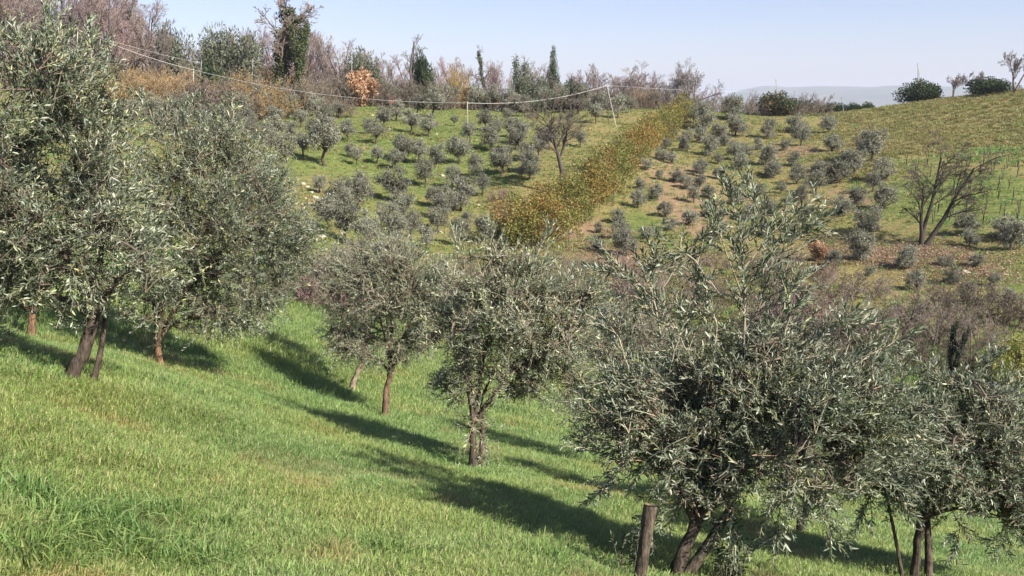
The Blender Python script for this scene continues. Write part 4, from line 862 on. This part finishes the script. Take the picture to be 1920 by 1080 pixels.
def suckers(label, px, py, n, hmax, spread, seed, leafL=.05, name='olive_suckers'):
    r = np.random.default_rng(seed); b = near_base(px, py); t = thing(name, label, 'shrub', b); g, gl = Geo(), Geo()
    a = r.random(n) * 6.283; q = r.random(n) ** .5 * spread; S = np.c_[np.cos(a) * q * .4, np.sin(a) * q * .4, np.full(n, -.05)]
    E = np.c_[np.cos(a) * q, np.sin(a) * q, hmax * r.uniform(.45, 1, n)]; P = bez(S, (S + E) / 2 + r.normal(size=(n, 3)) * .03, E, 6)
    tubes(g, P, np.linspace(.006, .002, 6)[None].repeat(n, 0), 4, (.2, .17, .12)); m = 26; ti = np.repeat(np.arange(n), m); f = np.tile((np.arange(m) + .5) / m, n) * .82 + .18
    B, T = along(P, ti, np.clip(f, 0, .999)); D = nrm(T * .6 + rdir(n * m, r) * .9 + [0, 0, .2]); Ln = leafL * r.uniform(.7, 1.2, n * m)
    u = r.random(n * m)[:, None]; c = np.where(u < .7, [.055, .085, .04], [.15, .17, .11]) * r.uniform(.8, 1.2, (n * m, 1)); leaves(gl, B, D, rdir(n * m, r) + [0, 0, .6], Ln, Ln * .3, c, True)
    obj('stems', g.mesh('stems', M_TWIG), t); tag(obj('foliage', gl.mesh('foliage', M_OLEAF), t), kind='stuff')
make_stump()
suckers('leafy olive suckers sprouting left of the sawn-off trunk', 1175, 1090, 9, .55, .16, 31)
suckers('dense upright olive suckers right of the leaning trunk', 1368, 1110, 22, .75, .20, 32)
suckers('spindly olive sprig in the grass left of the forked middle trunk', 843, 868, 5, .42, .14, 33)

# ------------------------------------------------------------------ poles, cable, vineyard, stones
M_POLE = plain_mat('pole_concrete', (.36, .34, .28), .8); M_WIRE = plain_mat('pale_cable', (.66, .65, .62), .6, 3, .05); M_DPOLE = plain_mat('grey_pole', (.26, .25, .24), .8)
M_STAKE = plain_mat('vine_wood', (.06, .05, .042), .9, 9, .4); M_STONE = plain_mat('limestone', (.42, .38, .29), .9, 2.5, .3); M_RED = plain_mat('red_cloth', (.42, .035, .03), .7, 4, .3)
def pole(label, legs, top, rad, material=M_POLE, arm=None, insul=True, name='utility_pole'):
    """legs: base points; top: head point. A tapered post (or two legs), a cap block and insulator"""
    b = np.array(legs[0]); t = thing(name, label, 'pole', b); top = np.array(top)
    for q in legs:
        q = np.array(q) - [0, 0, .4]; tt = np.linspace(0, 1, 5)[:, None]; g = Geo(); P = (q * (1 - tt) + top * tt) - b
        tubes(g, P, np.linspace(rad * 1.25, rad * .8, 5)[None], 8, (.5, .5, .5), cap=True); obj('post', g.mesh('post', material, True), t)
    g = Geo(); h = top - b; tubes(g, np.array([h + [0, 0, -.1], h + [0, 0, .1], h + [0, 0, .16]]), np.array([[rad * 1.25, rad * 1.25, rad * .5]]), 8, (.5, .5, .5), cap=True); obj('insulator', g.mesh('insulator', material, True), t)
    if arm:
        g = Geo(); tubes(g, np.array([h + [-arm, 0, -.15], h + [0, 0, -.12], h + [arm, 0, -.15]]), np.array([[.035, .045, .035]]), 6, (.5, .5, .5)); obj('cross_arm', g.mesh('cross_arm', material, True), t)
    return top
def upright(px, py, pytop): b = ground(px, py); return b, b + [0, 0, top_height(b, pytop)]
bA = stand(366, 117); tA = at_depth(363, 131, depth_of(bA)); pole('pale post carrying the cable in front of the yellow shrubs', [bA], tA, .055)
bB, tB = upright(877, 266, 193); pole('pale straight cable post standing among the left grove olives', [bB], tB, .055)
bC = ground(1142, 233); bC2 = ground(1157, 239); tC = at_depth(1138, 160, depth_of(bC)); pole('pale two-legged cable pole near the upper end of the hedge', [bC, bC2], tC, .05)
tD = stand(1480, 165) + [0, 0, 0]; tD = at_depth(1480, 170, depth_of(tD)); tS = at_depth(170, 86, depth_of(stand(170, 112)))
bS = stand(146, 112); tS = at_depth(146, 56, depth_of(bS)); pole('thin post at the cable end among the wood, left', [bS], tS, .06)
def cable(label, a, b, sag, rad=.018, name='overhead_cable'):
    t = np.linspace(0, 1, 25)[:, None]; P = a * (1 - t) + b * t; P[:, 2] -= (4 * t * (1 - t))[:, 0] * sag; g = Geo(); tubes(g, P - a, np.full((1, 25), rad), 5, (.8, .8, .8))
    tag(obj(name, g.mesh(name, M_WIRE, True), None, a), label, 'cable')
cable('pale cable from the left wood down to the post by the yellow shrubs', tS, tA, .35)
cable('long sagging pale cable between the yellow-shrub post and the grove post', tA, tB, 1.0)
cable('pale cable curving up from the grove post to the two-legged pole', tB, tC, .75)
bD, tD = stand(1490, 158), None; tD = at_depth(1490, 172, depth_of(bD)); cable('thin pale cable running right from the two-legged pole behind the hedge', tC, tD, .3, .009)
pole('slim grey pole on the ridge where the thin cable ends', [bD], tD, .05, M_DPOLE)
b_ = stand(378, 128); cable('second pale cable in the left wood above the main cable', tS, at_depth(378, 118, depth_of(b_)), .3, .014); pole('short grey post at the end of the second cable', [b_], at_depth(378, 116, depth_of(b_)), .05, M_DPOLE)
for px, d, top, lab, arm in [(475, 122, 113, 'pole with a cross arm beside the dark green bush', .9), (661, 128, 96, 'slim pole with a cross arm behind the tan-orange oak', 1.3)]:
    b_ = stand(px, d); pole(lab, [b_], at_depth(px - 1, top, depth_of(b_)), .06, M_DPOLE, arm)
for px, d, top, lab in [(1455, 140, 151, 'slim grey pole rising above the brown-tinged evergreen'), (1578, 148, 184, 'short dark pole in the far hedgerow')]:
    b_ = stand(px, d); pole(lab, [b_], at_depth(px, top, depth_of(b_)), .05, M_DPOLE)
b_ = stand(1721, 150); pole('thin two-legged grey pole behind the crest bush', [b_, stand(1712, 149)], at_depth(1721, 121, depth_of(b_)), .05, M_DPOLE)
def make_vines():
    r = np.random.default_rng(12); protos = []
    for s in range(4):
        g = Geo(); P = np.cumsum(np.c_[r.normal(size=7) * .03, r.normal(size=7) * .03, np.r_[-.15, np.full(6, .17)]], 0)[None]; tubes(g, P, np.linspace(.035, .02, 7)[None], 6, (.5, .5, .5))
        e = P[0, -1]; ar = np.array([e + [0, 0, 0], e + [.14, .02, .12], e + [.38, .05, .10]]); tubes(g, np.stack([ar, e + (ar - e) * [-1, 1, 1]]), np.array([[.018, .012, .006]] * 2), 5, (.5, .5, .5))
        g2 = Geo(); tubes(g2, np.array([[(.08, 0, -.2), (.08, 0, .7), (.09, .01, 1.3)]]), np.array([[.022, .022, .018]]), 6, (.5, .5, .5)); protos.append((g.mesh('vine_stem', M_STAKE, True), g2.mesh('stake', M_STAKE, True)))
    items = []
    for j, py in enumerate([308, 330, 352, 374, 396, 416]):
        x0 = 1695 + j * 8 + (j % 2) * 14
        for i in range(11):
            px = x0 + i * (21 + j * 2.2) + r.normal() * 3
            if px < 1935: items.append((px, py + r.normal() * 2.5 + i * .8))
    for (px, py), (ti_, pl) in zip(items, tiers(items, 11)):
        b = ground(px, py); t = thing('grape_vine', f'staked leafless vine on green slope, {pl} from left, {ti_} row down', 'vine', b, 'vines of the hillside vineyard', r.uniform(-.3, .3), (r.uniform(.85, 1.2),) * 3)
        a, c = protos[r.integers(0, 4)]; obj('vine_stem', a, t); obj('stake', c, t)
make_vines()
def make_stones():
    r = np.random.default_rng(14); me = []
    for s in range(4):
        import bmesh
        bm = bmesh.new(); bmesh.ops.create_icosphere(bm, subdivisions=2, radius=1)
        for v in bm.verts:
            d = np.array(v.co); k = .75 + .5 * vnoise3((d * 1.6 + s * 7.7 + 20)[None])[0]; v.co = Vector((d[0] * k * 1.2, d[1] * k * .9, d[2] * k * .6))
        m = bpy.data.meshes.new('stone'); bm.to_mesh(m); bm.free(); m.materials.append(M_STONE); me.append(m)
    pts = [(568,345),(576,352),(585,362),(592,372),(600,380),(572,372),(582,384),(606,392),(590,345),(598,357),(598,432),(604,445),(590,450),(737,224),(731,243),(795,226),(817,252),(893,263),(985,288),(891,378),(897,386),(680,432),(1020,410),(803,369),(812,237),(700,217),(905,430),(1080,330),(1092,318),(1100,300),(1085,345),(1105,320),(1075,310),(1112,292),(1188,230),(1200,225),(1195,234),(1068,350),(1084,322),(640,440),(625,418),(918,240),(830,330),(1800,505),(1812,512)]
    for (px, py), (ti_, pl) in zip(pts, tiers(pts, 15)):
        b = ground(px + r.normal(), py); s = r.uniform(.10, .26); o = obj('stone', me[r.integers(0, 4)], None, b + [0, 0, s * .15]); o.scale = (s, s, s); o.rotation_euler = (r.normal() * .2, r.normal() * .2, r.random() * 6.28)
        tag(o, f'pale limestone lump in grass, {pl} from left, {ti_} band of stones down', 'stone', 'pale stones on the opposite slope')
make_stones()
def make_cloth():
    b = stand(739, 123.5); r = np.random.default_rng(4); nx, ny = 7, 10; V = []
    for j in range(ny):
        for i in range(nx):
            u = i / (nx - 1) - .5; v = j / (ny - 1); V.append((u * .75 * (.45 + .75 * math.sin(v * 2.4 + .3)), .12 * math.sin(u * 14 + v * 3), 1.25 * v + .02 + .1 * u))
    g = Geo(); V = np.array(V); Q = [[j * nx + i, j * nx + i + 1, (j + 1) * nx + i + 1, (j + 1) * nx + i] for j in range(ny - 1) for i in range(nx - 1)]
    Q2 = [[a + len(V) for a in q[::-1]] for q in Q]; g.add(np.r_[V, V + [0, .02, 0]], Q + Q2, None, (.5, .5, .5))
    t = thing('red_cloth', 'red cloth hung at the edge of the ridge shrubs', 'cloth', b); obj('sheet', g.mesh('sheet', M_RED, True), t)
    g = Geo(); tubes(g, np.array([[(-.05, .06, -.3), (-.03, .06, .8), (0, .06, 1.5)]]), np.array([[.03, .025, .02]]), 6, (.5, .5, .5)); obj('stick', g.mesh('stick', M_STAKE, True), t)
make_cloth()

# ------------------------------------------------------------------ the air
def make_haze():
    m = bpy.data.materials.new('haze'); m.use_nodes = True; N = m.node_tree.nodes; N.clear(); out = N.new('ShaderNodeOutputMaterial'); v = N.new('ShaderNodeVolumePrincipled')
    v.inputs['Color'].default_value = (.66, .70, .84, 1); v.inputs['Density'].default_value = HAZE; v.inputs['Anisotropy'].default_value = 0.0; m.node_tree.links.new(v.outputs[0], out.inputs['Volume'])
    S = 27500.0; lo, hi = -90.0, 260.0
    V = [(x, y, z) for z in (lo, hi) for x, y in ((-S, -S), (S, -S), (S, S), (-S, S))]; me = bpy.data.meshes.new('haze')
    me.from_pydata(V, [], [(3, 2, 1, 0), (4, 5, 6, 7), (0, 1, 5, 4), (1, 2, 6, 5), (2, 3, 7, 6), (3, 0, 4, 7)]); me.materials.append(m); tag(obj('haze', me), 'thin pale spring haze over the land', kind='stuff')
HAZE = 1.6e-4
make_haze()
